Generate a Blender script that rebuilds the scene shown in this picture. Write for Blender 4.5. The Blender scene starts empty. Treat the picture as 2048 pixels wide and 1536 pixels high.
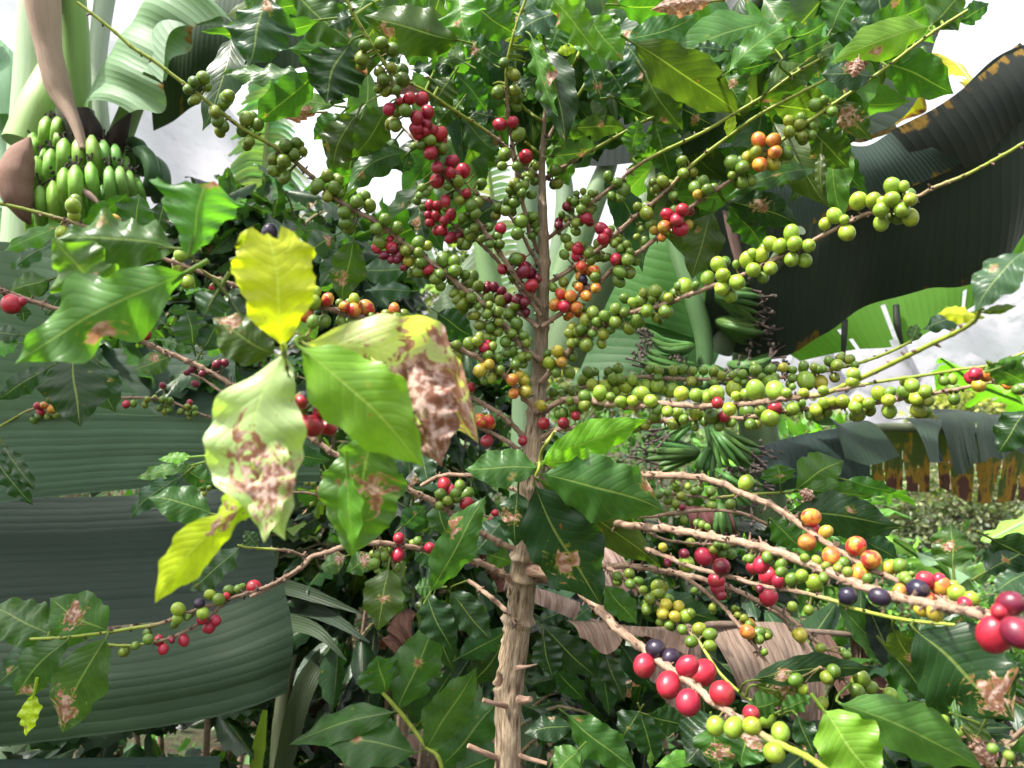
import bpy, math, random
import numpy as np
from math import radians, sin, cos, pi
random.seed(7); R = np.random.RandomState(11)
sc = bpy.context.scene
# ---------------------------------------------------------------- camera, sky, sun, exposure
F = 1547.0; CZ = 1.5
def P(x, y, d): return np.array([(x-1024)/F*d, d, CZ-(y-768)/F*d])
cam_d = bpy.data.cameras.new('camera'); cam = bpy.data.objects.new('camera', cam_d)
sc.collection.objects.link(cam); sc.camera = cam
cam.location = (0, 0, CZ); cam.rotation_euler = (radians(90), 0, 0)
cam_d.sensor_width = 36; cam_d.lens = 36*F/2048; cam_d.clip_start = .02; cam_d.clip_end = 5000
cam_d.dof.use_dof = True; cam_d.dof.focus_distance = .8; cam_d.dof.aperture_fstop = 11.0
SUN_EL, SUN_AZ = radians(60), radians(250)      # azimuth clockwise from +Y (north)
w = bpy.data.worlds.new('World'); sc.world = w; w.use_nodes = True
wn = w.node_tree; bg = wn.nodes['Background']
sky = wn.nodes.new('ShaderNodeTexSky'); sky.sky_type = 'NISHITA'; sky.sun_disc = False
sky.sun_elevation = SUN_EL; sky.sun_rotation = SUN_AZ; sky.air_density = 1.6; sky.dust_density = 6; sky.ozone_density = 1
hs = wn.nodes.new('ShaderNodeHueSaturation'); hs.inputs['Saturation'].default_value = .28
wn.links.new(sky.outputs[0], hs.inputs['Color']); wn.links.new(hs.outputs[0], bg.inputs['Color'])
bg.inputs['Strength'].default_value = .15
sl = bpy.data.lights.new('sun', 'SUN'); sl.energy = 4.2; sl.angle = radians(3); sl.color = (1, .96, .88)
so = bpy.data.objects.new('sun', sl); sc.collection.objects.link(so)
so.rotation_euler = (radians(90)-SUN_EL, 0, pi-SUN_AZ)   # points from the sun to the ground
sc.view_settings.view_transform = 'Standard'; sc.view_settings.look = 'None'
sc.view_settings.exposure = 1.62; sc.view_settings.gamma = 1
sc.cycles.max_bounces = 6; sc.cycles.diffuse_bounces = 3; sc.cycles.glossy_bounces = 2
sc.cycles.transmission_bounces = 4; sc.cycles.transparent_max_bounces = 6
sc.cycles.use_adaptive_sampling = True; sc.cycles.adaptive_threshold = .02
sc.cycles.use_denoising = True; sc.cycles.caustics_reflective = False; sc.cycles.caustics_refractive = False
# ---------------------------------------------------------------- node materials
class NT:
    def __init__(s, name):
        s.m = bpy.data.materials.new(name); s.m.use_nodes = True; s.t = s.m.node_tree; s.t.nodes.clear()
        s.out = s.n('ShaderNodeOutputMaterial')
    def n(s, ty, ins=None, **kw):
        nd = s.t.nodes.new(ty)
        for k, v in kw.items(): setattr(nd, k, v)
        for k, v in (ins or {}).items(): s.i(nd, k, v)
        return nd
    def i(s, nd, k, v):
        sock = nd.inputs[k]
        if isinstance(v, bpy.types.NodeSocket): s.t.links.new(v, sock)
        elif isinstance(v, tuple) and len(v) == 3 and sock.type == 'RGBA': sock.default_value = v+(1,)
        else: sock.default_value = v
    def math(s, op, a, b=0., c=0., clamp=False):
        nd = s.n('ShaderNodeMath', {0: a, 1: b, 2: c}, operation=op); nd.use_clamp = clamp; return nd.outputs[0]
    def step(s, x, a, b):
        nd = s.n('ShaderNodeMapRange', {0: x, 1: a, 2: b, 3: 0., 4: 1.}); nd.interpolation_type = 'SMOOTHSTEP'; return nd.outputs[0]
    def mix(s, f, a, b, mode='MIX'):
        nd = s.n('ShaderNodeMix', data_type='RGBA', blend_type=mode)
        s.i(nd, 0, f); s.i(nd, 6, a); s.i(nd, 7, b); return nd.outputs[2]
    def noise(s, vec, scale, detail=3., rough=.55, dist=0.):
        return s.n('ShaderNodeTexNoise', {'Vector': vec, 'Scale': scale, 'Detail': detail, 'Roughness': rough, 'Distortion': dist}).outputs['Fac']
    def attr(s, name): return s.n('ShaderNodeAttribute', attribute_name=name)
    def sep(s, v): return s.n('ShaderNodeSeparateXYZ', {0: v}).outputs
    def obj(s): return s.n('ShaderNodeNewGeometry').outputs['Position']
    def bump(s, h, strength, dist=.002): return s.n('ShaderNodeBump', {'Height': h, 'Strength': strength, 'Distance': dist}).outputs[0]
    def scale(s, v, f): return s.n('ShaderNodeVectorMath', {0: v, 1: f}, operation='MULTIPLY').outputs[0]
    def bsdf(s, col, rough, normal=None, spec=.5, **kw):
        ins = {'Base Color': col, 'Roughness': rough, 'Specular IOR Level': spec}; ins.update(kw)
        if normal is not None: ins['Normal'] = normal
        return s.n('ShaderNodeBsdfPrincipled', ins).outputs[0]
    def fin(s, sh): s.t.links.new(sh, s.out.inputs[0]); return s.m
    def leafy(s, col, tcol, rough, nrm, trans, spec=.5):
        a = s.bsdf(col, rough, nrm, spec)
        b = s.n('ShaderNodeBsdfTranslucent', {'Color': tcol, 'Normal': nrm}).outputs[0]
        return s.n('ShaderNodeMixShader', {0: trans, 1: a, 2: b}).outputs[0]

def mat_coffee_leaf():
    s = NT('coffee_leaf'); col = s.attr('Col').outputs['Color']; uv = s.attr('Uvc').outputs['Vector']
    u, v, seed = s.sep(uv); bu, bv, br = s.sep(s.attr('Dat').outputs['Vector'])
    c = s.math('ABSOLUTE', s.math('SUBTRACT', v, .5))
    pos = s.n('ShaderNodeCombineXYZ', {0: s.math('ADD', u, seed), 1: s.math('MULTIPLY', v, .5), 2: seed}).outputs[0]
    ph = s.math('SUBTRACT', s.math('MULTIPLY', u, 11.), s.math('MULTIPLY', s.math('POWER', c, 1.2), 6.))
    tri = s.math('ABSOLUTE', s.math('SUBTRACT', s.math('FRACT', ph), .5))          # 0 at the vein
    vein = s.math('SUBTRACT', 1., s.step(tri, 0., .09))
    mid = s.math('SUBTRACT', 1., s.step(c, .008, .026))
    h = s.math('SUBTRACT', s.math('SUBTRACT', s.step(tri, 0., .3), s.math('MULTIPLY', mid, .6)), s.math('MULTIPLY', s.noise(pos, 14., 2.), .5))
    n1 = s.noise(pos, 3.5, 3.)
    base = s.mix(s.step(n1, .35, .7), s.mix(.35, col, (0., .01, .0), 'MIX'), col)
    base = s.mix(s.math('MULTIPLY', vein, .13), base, s.mix(.25, col, (.5, .6, .3)))
    base = s.mix(s.math('MULTIPLY', mid, .6), base, s.mix(.5, col, (.45, .55, .15)))
    # browned, papery patches with a yellow rim
    du = s.math('SUBTRACT', u, bu); dv = s.math('MULTIPLY', s.math('SUBTRACT', v, bv), .55)
    dist = s.math('SQRT', s.math('ADD', s.math('MULTIPLY', du, du), s.math('MULTIPLY', dv, dv)))
    e = s.math('SUBTRACT', s.math('MULTIPLY', br, s.math('SUBTRACT', s.math('MULTIPLY', s.noise(pos, 8., 4., .6, 1.5), 4.6), 1.55)), dist)
    rim = s.step(e, -.035, 0.); dead = s.step(e, 0., .012); core = s.step(e, .02, .1)
    deadcol = s.mix(s.step(s.noise(pos, 16., 4.), .42, .6), (.2, .085, .055), (.66, .48, .4))
    deadcol = s.mix(core, s.mix(.35, deadcol, (.4, .15, .04)), deadcol)
    sp = s.step(s.noise(s.scale(pos, (1., 1., 1.)), 22., 2., .4), .73, .76)
    base = s.mix(s.math('MULTIPLY', rim, .4), base, (.3, .3, .03))
    base = s.mix(dead, base, deadcol); base = s.mix(s.math('MULTIPLY', sp, .7), base, (.25, .1, .03))
    back = s.n('ShaderNodeNewGeometry').outputs['Backfacing']
    tcol = s.mix(1., base, (1.95, 2.2, .5), 'MULTIPLY'); tcol = s.mix(dead, tcol, (.45, .22, .1))
    hh = s.math('ADD', h, s.math('MULTIPLY', dead, s.noise(pos, 30., 4.)))
    nrm = s.bump(hh, .16, .0012)
    rough = s.math('ADD', .36, s.math('MULTIPLY', dead, .45)); rough = s.math('ADD', rough, s.math('MULTIPLY', back, .2))
    return s.fin(s.leafy(base, tcol, rough, nrm, .42, .4))
def mat_cherry():
    s = NT('cherry_skin'); col = s.attr('Col').outputs['Color']; t, bl, seed = s.sep(s.attr('Dat').outputs['Vector'])
    pos = s.attr('Uvc').outputs['Vector']
    n = s.noise(pos, .8, 2.)
    c = s.mix(s.math('MULTIPLY', s.step(n, .42, .6), bl), col, (.5, .03, .03))
    c = s.mix(s.math('MULTIPLY', s.step(s.noise(pos, 1.6, 4.), .38, .7), .45), c, s.mix(1., c, (.5, .62, .5), 'MULTIPLY'))
    c = s.mix(s.step(s.noise(pos, 7., 2., .4), .74, .78), c, (.09, .04, .02))
    ring = s.math('MULTIPLY', s.step(t, .05, .08), s.math('SUBTRACT', 1., s.step(t, .1, .13)))
    c = s.mix(s.math('MULTIPLY', ring, .45), c, (.12, .07, .02)); c = s.mix(s.math('MULTIPLY', .8, s.math('SUBTRACT', 1., s.step(t, .02, .045))), c, (.07, .04, .02))
    nrm = s.bump(s.math('ADD', s.noise(pos, 5., 3.), s.math('MULTIPLY', ring, .8)), .12, .001)
    return s.fin(s.bsdf(c, .33, nrm, .45, **{'Subsurface Weight': .12, 'Subsurface Radius': (.004, .003, .001), 'Subsurface Scale': 1.}))
def mat_stem():
    s = NT('twig_bark'); col = s.attr('Col').outputs['Color']; g = s.sep(s.attr('Dat').outputs['Vector'])[0]
    uv = s.attr('Uvc').outputs['Vector']     # x along (m), y round (0..1)
    st = s.scale(uv, (60., 7., 1.)); st2 = s.scale(uv, (300., 22., 1.))
    n = s.noise(st, 1., 5., .65); n2 = s.noise(st2, 1., 4., .7)
    bark = s.mix(s.step(n, .35, .65), s.mix(1., col, (.55, .45, .4), 'MULTIPLY'), col)
    bark = s.mix(s.math('MULTIPLY', s.step(n2, .5, .7), .5), bark, (.52, .45, .36))
    c = s.mix(g, bark, s.mix(s.step(n, .4, .7), col, s.mix(1., col, (.8, .85, .6), 'MULTIPLY')))
    h = s.math('ADD', n, s.math('MULTIPLY', n2, .6))
    st_ = s.math('SUBTRACT', .9, s.math('MULTIPLY', g, .75))
    nrm = s.n('ShaderNodeBump', {'Height': h, 'Strength': st_, 'Distance': .0013}).outputs[0]
    return s.fin(s.bsdf(c, s.math('SUBTRACT', .8, s.math('MULTIPLY', g, .35)), nrm, .3))
def mat_trunk():
    s = NT('coffee_trunk_bark'); uv = s.attr('Uvc').outputs['Vector']; cav = s.sep(s.attr('Dat').outputs['Vector'])[0]
    st = s.scale(uv, (26., 6., 1.)); n = s.noise(st, 1., 6., .7, .6)
    fib = s.noise(s.scale(uv, (45., 26., 1.)), 1., 6., .75, .9); spots = s.noise(uv, 55., 4., .6)
    c = s.mix(s.step(fib, .36, .62), (.17, .11, .065), (.54, .41, .27))
    c = s.mix(s.math('MULTIPLY', s.step(n, .45, .7), .6), c, (.58, .48, .36))
    c = s.mix(s.math('MULTIPLY', s.step(spots, .58, .7), .45), c, (.16, .1, .07))
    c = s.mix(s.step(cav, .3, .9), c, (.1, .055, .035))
    h = s.math('ADD', s.math('MULTIPLY', fib, 1.2), n)
    return s.fin(s.bsdf(c, .85, s.bump(h, 1., .0045), .25))
def mat_banana_leaf():
    s = NT('banana_leaf_blade'); col = s.attr('Col').outputs['Color']; uv = s.attr('Uvc').outputs['Vector']
    burn, gray, per = s.sep(s.attr('Dat').outputs['Vector']); u, v, seed = s.sep(uv)
    warp = s.noise(s.scale(uv, (3., 1.2, 1.)), 2., 2.)
    uu = s.math('ADD', s.math('MULTIPLY', u, per), s.math('MULTIPLY', warp, .5))
    cell = s.math('FLOOR', uu); rnd = s.n('ShaderNodeTexWhiteNoise', {'W': cell}, noise_dimensions='1D').outputs['Value']
    fr = s.math('FRACT', uu); ridge = s.math('MULTIPLY', fr, s.math('SUBTRACT', 1., fr))     # pleats
    line = s.math('SUBTRACT', 1., s.step(s.math('MINIMUM', fr, s.math('SUBTRACT', 1., fr)), .0, .09))
    fine = s.noise(s.n('ShaderNodeCombineXYZ', {0: s.math('MULTIPLY', u, 900.), 1: s.math('MULTIPLY', v, 3.), 2: seed}).outputs[0], 1., 3.)
    pos = s.n('ShaderNodeCombineXYZ', {0: s.math('MULTIPLY', u, 6.), 1: s.math('MULTIPLY', v, 2.), 2: seed}).outputs[0]
    base = s.mix(s.math('MULTIPLY', rnd, .22), col, s.mix(1., col, (.7, .75, .7), 'MULTIPLY'))
    base = s.mix(s.math('MULTIPLY', line, .45), base, s.mix(1., col, (.5, .55, .45), 'MULTIPLY'))
    base = s.mix(s.math('MULTIPLY', fine, .18), base, s.mix(1., col, (1.5, 1.5, 1.5), 'MULTIPLY'))
    base = s.mix(s.math('MULTIPLY', s.step(s.noise(pos, 1.3, 3.), .4, .75), .35), base, s.mix(1., col, (1.35, 1.3, 1.4), 'MULTIPLY'))
    streak = s.noise(s.n('ShaderNodeCombineXYZ', {0: s.math('MULTIPLY', u, 60.), 1: s.math('MULTIPLY', v, 2.5), 2: seed}).outputs[0], 1., 4., .6)
    b = s.math('ADD', burn, s.math('ADD', s.math('MULTIPLY', s.math('SUBTRACT', streak, .5), 1.2), s.math('MULTIPLY', s.math('SUBTRACT', s.noise(pos, 2.2, 4.), .5), 1.1)))
    yel = s.math('MULTIPLY', s.step(b, .33, .5), s.step(burn, .02, .1)); brn = s.math('MULTIPLY', s.step(b, .55, .68), s.step(burn, .02, .1))
    base = s.mix(yel, base, (.2, .12, .02)); base = s.mix(brn, base, (.07, .035, .028))
    tcol = s.mix(1., base, (1.5, 1.9, .5), 'MULTIPLY'); tcol = s.mix(yel, tcol, (.36, .19, .02)); tcol = s.mix(brn, tcol, (.1, .035, .02))
    h = s.math('ADD', s.math('MULTIPLY', ridge, 3.), s.math('MULTIPLY', fine, .25))
    nrm = s.bump(h, .32, .0028)
    return s.fin(s.leafy(base, tcol, .5, nrm, s.math('MULTIPLY', .3, s.math('SUBTRACT', 1., gray)), .2))
def mat_dry():
    s = NT('dry_banana_leaf'); col = s.attr('Col').outputs['Color']; uv = s.attr('Uvc').outputs['Vector']; u, v, seed = s.sep(uv)
    st = s.n('ShaderNodeCombineXYZ', {0: s.math('MULTIPLY', u, 130.), 1: s.math('MULTIPLY', v, 3.), 2: seed}).outputs[0]
    n = s.noise(st, 1., 5., .7); n2 = s.noise(s.n('ShaderNodeCombineXYZ', {0: s.math('MULTIPLY', u, 500.), 1: s.math('MULTIPLY', v, 5.), 2: seed}).outputs[0], 1., 3.)
    c = s.mix(s.step(n, .35, .65), s.mix(1., col, (.5, .42, .4), 'MULTIPLY'), col)
    c = s.mix(s.math('MULTIPLY', s.step(n2, .52, .68), .75), c, (.06, .04, .03))
    return s.fin(s.leafy(c, s.mix(1., c, (1.2, .8, .5), 'MULTIPLY'), .7, s.bump(s.math('ADD', n, n2), .8, .002), .15, .3))
def mat_fleshy(name, rough=.42, bump=.15, sc_=40., spec=.45, streak=(3., 3., 1.)):
    s = NT(name); col = s.attr('Col').outputs['Color']; uv = s.scale(s.attr('Uvc').outputs['Vector'], streak)
    n = s.noise(uv, sc_, 4., .6); n2 = s.noise(uv, sc_*.15, 3.)
    c = s.mix(s.math('MULTIPLY', s.step(n2, .4, .7), .45), col, s.mix(1., col, (.62, .68, .55), 'MULTIPLY'))
    c = s.mix(s.math('MULTIPLY', s.step(n, .62, .75), .35), c, (.09, .06, .03))
    return s.fin(s.bsdf(c, rough, s.bump(n, bump, .002), spec))
def mat_small_leaf():
    s = NT('distant_foliage'); col = s.attr('Col').outputs['Color']
    n = s.noise(s.obj(), 9., 2.)
    c = s.mix(s.math('MULTIPLY', n, .5), col, s.mix(1., col, (.6, .6, .5), 'MULTIPLY'))
    return s.fin(s.leafy(c, s.mix(1., c, (1.6, 2., .5), 'MULTIPLY'), .4, s.bump(n, .2), .3, .4))
def mat_ground(name, c1, c2, c3, sc_):
    s = NT(name); p = s.obj(); n = s.noise(p, sc_, 6., .65); n2 = s.noise(p, sc_*7, 4., .6)
    c = s.mix(s.step(n, .38, .62), c1, c2); c = s.mix(s.math('MULTIPLY', s.step(n2, .5, .7), .8), c, c3)
    return s.fin(s.bsdf(c, .9, s.bump(s.math('ADD', n, n2), .8, .05), .2))
M = dict(leaf=mat_coffee_leaf(), cherry=mat_cherry(), stem=mat_stem(), trunk=mat_trunk(), ban=mat_banana_leaf(), dry=mat_dry(),
    flesh=mat_fleshy('green_banana_skin', .5, .1, 30., .3, (30., 2., 1.)), petiole=mat_fleshy('banana_petiole', .5, .25, 12., .35, (3., 22., 1.)),
    bract=mat_fleshy('dry_bract', .7, 1.6, 10., .25, (5., 16., 1.)), dark=mat_fleshy('dried_flower', .9, .6, 60., .2), far=mat_small_leaf(),
    ground=mat_ground('leaf_litter_soil', (.03, .035, .014), (.03, .022, .012), (.04, .06, .02), 3.),
    hill=mat_ground('hillside_scrub', (.1, .11, .11), (.17, .165, .18), (.05, .065, .05), .02))
# ---------------------------------------------------------------- mesh builder
def nrmz(v): v = np.asarray(v, float); return v/max(1e-9, np.linalg.norm(v))
class MB:
    def __init__(s): s.V = []; s.Q = []; s.C = []; s.D = []; s.U = []; s.n = 0
    def add(s, v, f, col=(1, 1, 1), dat=(0, 0, 0), uvc=(0, 0, 0)):
        v = np.asarray(v, float); k = len(v); b = lambda a: np.array(np.broadcast_to(np.asarray(a, float), (k, 3)))
        s.V.append(v); s.C.append(b(col)); s.D.append(b(dat)); s.U.append(b(uvc))
        s.Q.append(np.asarray(f, int)+s.n); s.n += k
    def build(s, name, mat, parent=None, smooth=True):
        V = np.concatenate(s.V); c = V.mean(0) if parent is not None else V.mean(0)*0 if getattr(s, 'atorigin', False) else V.mean(0)
        me = bpy.data.meshes.new(name); me.vertices.add(len(V)); me.vertices.foreach_set('co', (V-c).ravel())
        li = np.concatenate([q.ravel() for q in s.Q]); lt = np.concatenate([np.full(len(q), q.shape[1]) for q in s.Q])
        ls = np.concatenate([[0], np.cumsum(lt)[:-1]])
        me.loops.add(len(li)); me.loops.foreach_set('vertex_index', li)
        me.polygons.add(len(lt)); me.polygons.foreach_set('loop_start', ls)
        me.polygons.foreach_set('use_smooth', np.full(len(lt), smooth))
        me.update(calc_edges=True)
        a = me.attributes.new('Col', 'FLOAT_COLOR', 'POINT'); C = np.concatenate(s.C); a.data.foreach_set('color', np.c_[C, np.ones(len(C))].ravel())
        for nm, X in (('Dat', s.D), ('Uvc', s.U)):
            a = me.attributes.new(nm, 'FLOAT_VECTOR', 'POINT'); a.data.foreach_set('vector', np.concatenate(X).ravel())
        me.materials.append(mat); o = bpy.data.objects.new(name, me); sc.collection.objects.link(o)
        o['wc'] = c.tolist()
        if parent is not None: o.parent = parent; c = c-np.array(parent['wc'])
        o.location = c
        return o
def thing(name, label, cat, at=(0, 0, 0), group=None):
    o = bpy.data.objects.new(name, None); sc.collection.objects.link(o); o.location = [float(x) for x in at]; o['wc'] = [float(x) for x in at]
    o.empty_display_size = .05
    return tag(o, label, cat, group)
def tag(o, label=None, cat=None, group=None, kind=None):
    for k, v in (('label', label), ('category', cat), ('group', group), ('kind', kind)):
        if v: o[k] = v
    return o
def spline(pts, n):
    """Catmull-Rom through pts (rows), n samples equally spaced"""
    p = np.asarray(pts, float)
    if len(p) == 2: t = np.linspace(0, 1, n)[:, None]; return p[0]*(1-t)+p[1]*t
    q = np.vstack([2*p[0]-p[1], p, 2*p[-1]-p[-2]]); out = []
    for i in range(1, len(q)-2):
        t = np.linspace(0, 1, 14, endpoint=False)[:, None]; a, b, c, d = q[i-1], q[i], q[i+1], q[i+2]
        out.append(.5*(2*b+(c-a)*t+(2*a-5*b+4*c-d)*t*t+(3*b-a-3*c+d)*t**3))
    o = np.vstack(out+[p[-1:]]); L = np.r_[0, np.cumsum(np.linalg.norm(np.diff(o[:, :3], axis=0), axis=1))]
    tt = np.linspace(0, L[-1], n); return np.stack([np.interp(tt, L, o[:, k]) for k in range(o.shape[1])], 1)
def grid_faces(nu, nv, wrap=False, drop=None):
    i, j = np.meshgrid(np.arange(nu-1), np.arange(nv if wrap else nv-1), indexing='ij')
    j2 = (j+1) % nv; f = np.stack([i*nv+j, (i+1)*nv+j, (i+1)*nv+j2, i*nv+j2], -1).reshape(-1, 4)
    if drop is not None: f = f[~drop[i, j].ravel()]
    return f
def tube(mb, pts, rad, ns=10, col=(1, 1, 1), dat=(0, 0, 0), off=None, u0=0.):
    p = np.asarray(pts, float); k = len(p); rad = np.broadcast_to(np.asarray(rad, float), (k,)) if np.ndim(rad) < 2 else rad
    T = np.gradient(p, axis=0); T /= np.maximum(1e-9, np.linalg.norm(T, axis=1))[:, None]
    ref = np.array([0, 1, 0.]) if abs(T[0, 1]) < .8 else np.array([1., 0, 0]); N = np.empty((k, 3)); n = nrmz(ref-T[0]*ref.dot(T[0]))
    for i in range(k): n = nrmz(n-T[i]*n.dot(T[i])); N[i] = n
    B = np.cross(T, N); a = np.linspace(0, 2*pi, ns, endpoint=False); L = np.r_[0, np.cumsum(np.linalg.norm(np.diff(p, axis=0), axis=1))]+u0
    r = rad[:, None]*np.ones(ns) if off is None else rad[:, None]*(1+off)
    V = p[:, None]+r[..., None]*(np.cos(a)[None, :, None]*N[:, None]+np.sin(a)[None, :, None]*B[:, None])
    uv = np.stack([np.repeat(L, ns), np.tile(np.abs(a/pi-1), k), np.zeros(k*ns)], 1)
    C = np.asarray(col, float); C = np.repeat(C, ns, 0) if C.ndim == 2 else C
    D = np.asarray(dat, float); D = np.repeat(D, ns, 0) if D.ndim == 2 and len(D) == k else D
    V = V.reshape(-1, 3); base = mb.n
    mb.add(V, grid_faces(k, ns, True), C, D, uv)
    for e, i in ((0, 0), (1, k-1)):            # end caps
        ring = np.arange(ns)+i*ns; c0 = p[i]
        vv = np.vstack([V[ring], c0]); f = [(j, (j+1) % ns, ns) if e else ((j+1) % ns, j, ns) for j in range(ns)]
        cc = C[i*ns] if C.ndim == 2 else C
        mb.add(vv, f, cc, D[i*ns] if D.ndim == 2 else D, (0, 0, 0))
def ellipsoid(mb, c, r, col, dat=(0, 0, 0), ns=12, nr=8, axis=None, uvs=1.):
    """r = (rx, ry, rz) with z along axis"""
    th = np.linspace(0.001, pi-.001, nr); ph = np.linspace(0, 2*pi, ns, endpoint=False)
    L = np.stack([np.outer(np.sin(th), np.cos(ph)), np.outer(np.sin(th), np.sin(ph)), np.outer(np.cos(th), np.ones(ns))], -1).reshape(-1, 3)
    z = nrmz(axis) if axis is not None else np.array([0, 0, 1.]); x = nrmz(np.cross(z, [.3, .9, .2])); y = np.cross(z, x)
    W = L*np.asarray(r); V = np.asarray(c)+W[:, :1]*x+W[:, 1:2]*y+W[:, 2:3]*z
    f = grid_faces(nr, ns, True)[:, ::-1]
    mb.add(V, f, col, dat, L*uvs+np.asarray(c)*50); return th
HW_U = np.array([0, .03, .1, .25, .4, .55, .7, .82, .9, .95, 1]); HW_W = np.array([.02, .07, .4, .82, 1, .98, .79, .5, .25, .11, .0])
def leaf(mb, b, t, W, col, bow=0., roll=0., arch=.08, fold=.25, wave=.05, nx=22, ny=9, bl=(0, 0, 0), seed=0., nw=5.5, twist=0., tipcol=None, prof=0, lobe=.07):
    """coffee leaf from base b to tip t, W metres across"""
    b = np.asarray(b, float); t = np.asarray(t, float); L = np.linalg.norm(t-b); a = (t-b)/L
    v = nrmz((b+t)/2-np.array([0, 0, CZ])); s = nrmz(np.cross(a, v)); n = nrmz(np.cross(a, s))
    if n.dot(v) > 0: n = -n
    u = np.linspace(0, 1, nx)[:, None]; q = np.linspace(-1, 1, ny)[None, :]
    rr = roll+twist*(u-.5)
    S = np.cos(rr)[..., None]*s+np.sin(rr)[..., None]*n; N = -np.sin(rr)[..., None]*s+np.cos(rr)[..., None]*n
    hw = (np.interp(u, HW_U, HW_W) if not prof else (np.interp(u, [0, .04, .15, .35, .6, .85, .97, 1], [.04, .1, .45, .8, 1, .97, .8, .6]) if prof == 1 else np.interp(u, [0, .1, .5, .9, 1], [.12, .2, .6, 1, .95])))*W/2; k1, k2 = seed*7, seed*13
    serr = 1+(.03*np.sin(u*2*pi*nw*2+k2)+lobe*np.sin(u*2*pi*2.4+k2+(q > 0)*2.6)+.5*lobe*np.sin(u*2*pi*4.3+k1+(q > 0)*1.7))*np.abs(q)
    wv = wave*W*np.abs(q)**1.6*(np.sin(u*2*pi*nw+k1+(q > 0)*2.1)+.5*np.sin(u*2*pi*nw*.43+k2))*np.minimum(1, hw/(W*.2))
    rag = 1+(.06*np.sin(q*4.3+k1)+.035*np.sin(q*9+k2)+.015*np.sin(q*19)-.08*np.abs(q)**2)*np.clip((u-.7)/.3, 0, 1)**2 if prof else 1.
    dn = arch*L*4*u*(1-u)*.9-fold*np.abs(q)**1.2*hw+wv
    V = b+a*(L*u*rag*np.ones_like(q))[..., None]+S*(q*hw*serr+bow*4*u*(1-u)+.012*W*np.sin(u*9+k1))[..., None]+N*dn[..., None]
    U = np.stack([u+0*q, .5+.5*q+0*u, seed+0*u+0*q], -1).reshape(-1, 3); C = np.asarray(col, float)
    if tipcol is not None: k = np.clip((U[:, :1]-.6)/.3, 0, 1); C = C*(1-k)+np.asarray(tipcol)*k
    mb.add(V.reshape(-1, 3), grid_faces(nx, ny), C, bl, U)
def sheet(mb, A, B, nu=40, nv=12, bulge=0., col=(.05, .1, .05), per=90., burn=None, tears=(), ripple=0., seed=None, sag=0., mid=None, opq=0.):
    """A banana blade lofted between edge A and edge B; veins run from A to B. A, B are (px, py, depth) rows."""
    a = spline([P(*p) for p in A], nu); b = spline([P(*p) for p in B], nu); v = np.linspace(0, 1, nv)[None, :, None]
    if mid is not None:
        m = spline([P(*p) for p in mid], nu); G = a[:, None]*(1-v)*(1-2*v)*(v < .5)*0
        G = a[:, None]*(1-v)**2+2*v*(1-v)*(2*m[:, None]-.5*a[:, None]-.5*b[:, None])+b[:, None]*v**2
    else: G = a[:, None]*(1-v)+b[:, None]*v
    du = np.gradient(G, axis=0); dv = np.gradient(G, axis=1); N = np.cross(du, dv); N /= np.maximum(1e-12, np.linalg.norm(N, axis=2))[..., None]
    N[N[..., 1] > 0] *= -1
    seed = R.rand()*50 if seed is None else seed; uu = np.linspace(0, 1, nu)[:, None]; vv = v[..., 0]
    w = np.mean(np.linalg.norm(G[:, -1]-G[:, 0], axis=1)); L = np.r_[0, np.cumsum(np.linalg.norm(np.diff(G[:, nv//2], axis=0), axis=1))]
    off = bulge*w*np.sin(pi*vv)+ripple*w*(np.sin(uu*13+seed)+.6*np.sin(uu*29+seed*2))*vv
    G = G+N*off[..., None]; G[..., 2] -= sag*w*(vv**2)
    drop = np.zeros((nu-1, nv), bool)
    for (tu, w0, v0) in tears:
        um = (np.arange(nu-1)+.5)/(nu-1); vm = (np.arange(nv)+.5)/(nv-1)
        drop |= np.abs(um[:, None]-tu-.02*np.sin(vm[None]*5+tu*40)) < w0*(vm[None]-v0)
    if burn is None: bd = np.zeros((nu, nv))
    elif callable(burn): bd = burn(uu+0*vv, vv+0*uu)
    else: bd = np.full((nu, nv), burn)
    D = np.stack([bd, 0*bd+opq, np.full_like(bd, per)], -1).reshape(-1, 3)
    U = np.stack([np.broadcast_to(L[:, None], (nu, nv)), np.broadcast_to(vv*w*4, (nu, nv)), np.full((nu, nv), seed)], -1).reshape(-1, 3)
    mb.add(G.reshape(-1, 3), grid_faces(nu, nv, drop=drop[:, :nv-1]), col, D, U)
def ribbon(mb, pts, widths, col, seed=0., nx=24, mat_per=200., fold=.2):
    """long strap leaf along pixel points, width in px"""
    p3 = spline([P(*p) for p in pts], nx); wd = np.interp(np.linspace(0, 1, nx), np.linspace(0, 1, len(widths)), widths)*p3[:, 1]/F
    T = np.gradient(p3, axis=0); T /= np.linalg.norm(T, axis=1)[:, None]; S = np.cross(T, nrmz(p3.mean(0)-[0, 0, CZ])); S /= np.linalg.norm(S, axis=1)[:, None]
    N = np.cross(T, S); q = np.linspace(-1, 1, 7)
    V = p3[:, None]+S[:, None]*(q[None, :, None]*wd[:, None, None]/2)+N[:, None]*(np.abs(q)[None, :, None]*fold*wd[:, None, None]/2)
    U = np.stack([np.broadcast_to(q*.5*wd[:, None], (nx, 7)), np.broadcast_to(np.linspace(0, 1, nx)[:, None], (nx, 7)), np.full((nx, 7), seed)], -1).reshape(-1, 3)
    mb.add(V.reshape(-1, 3), grid_faces(nx, 7), col, (0, 0, mat_per), U)
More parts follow.
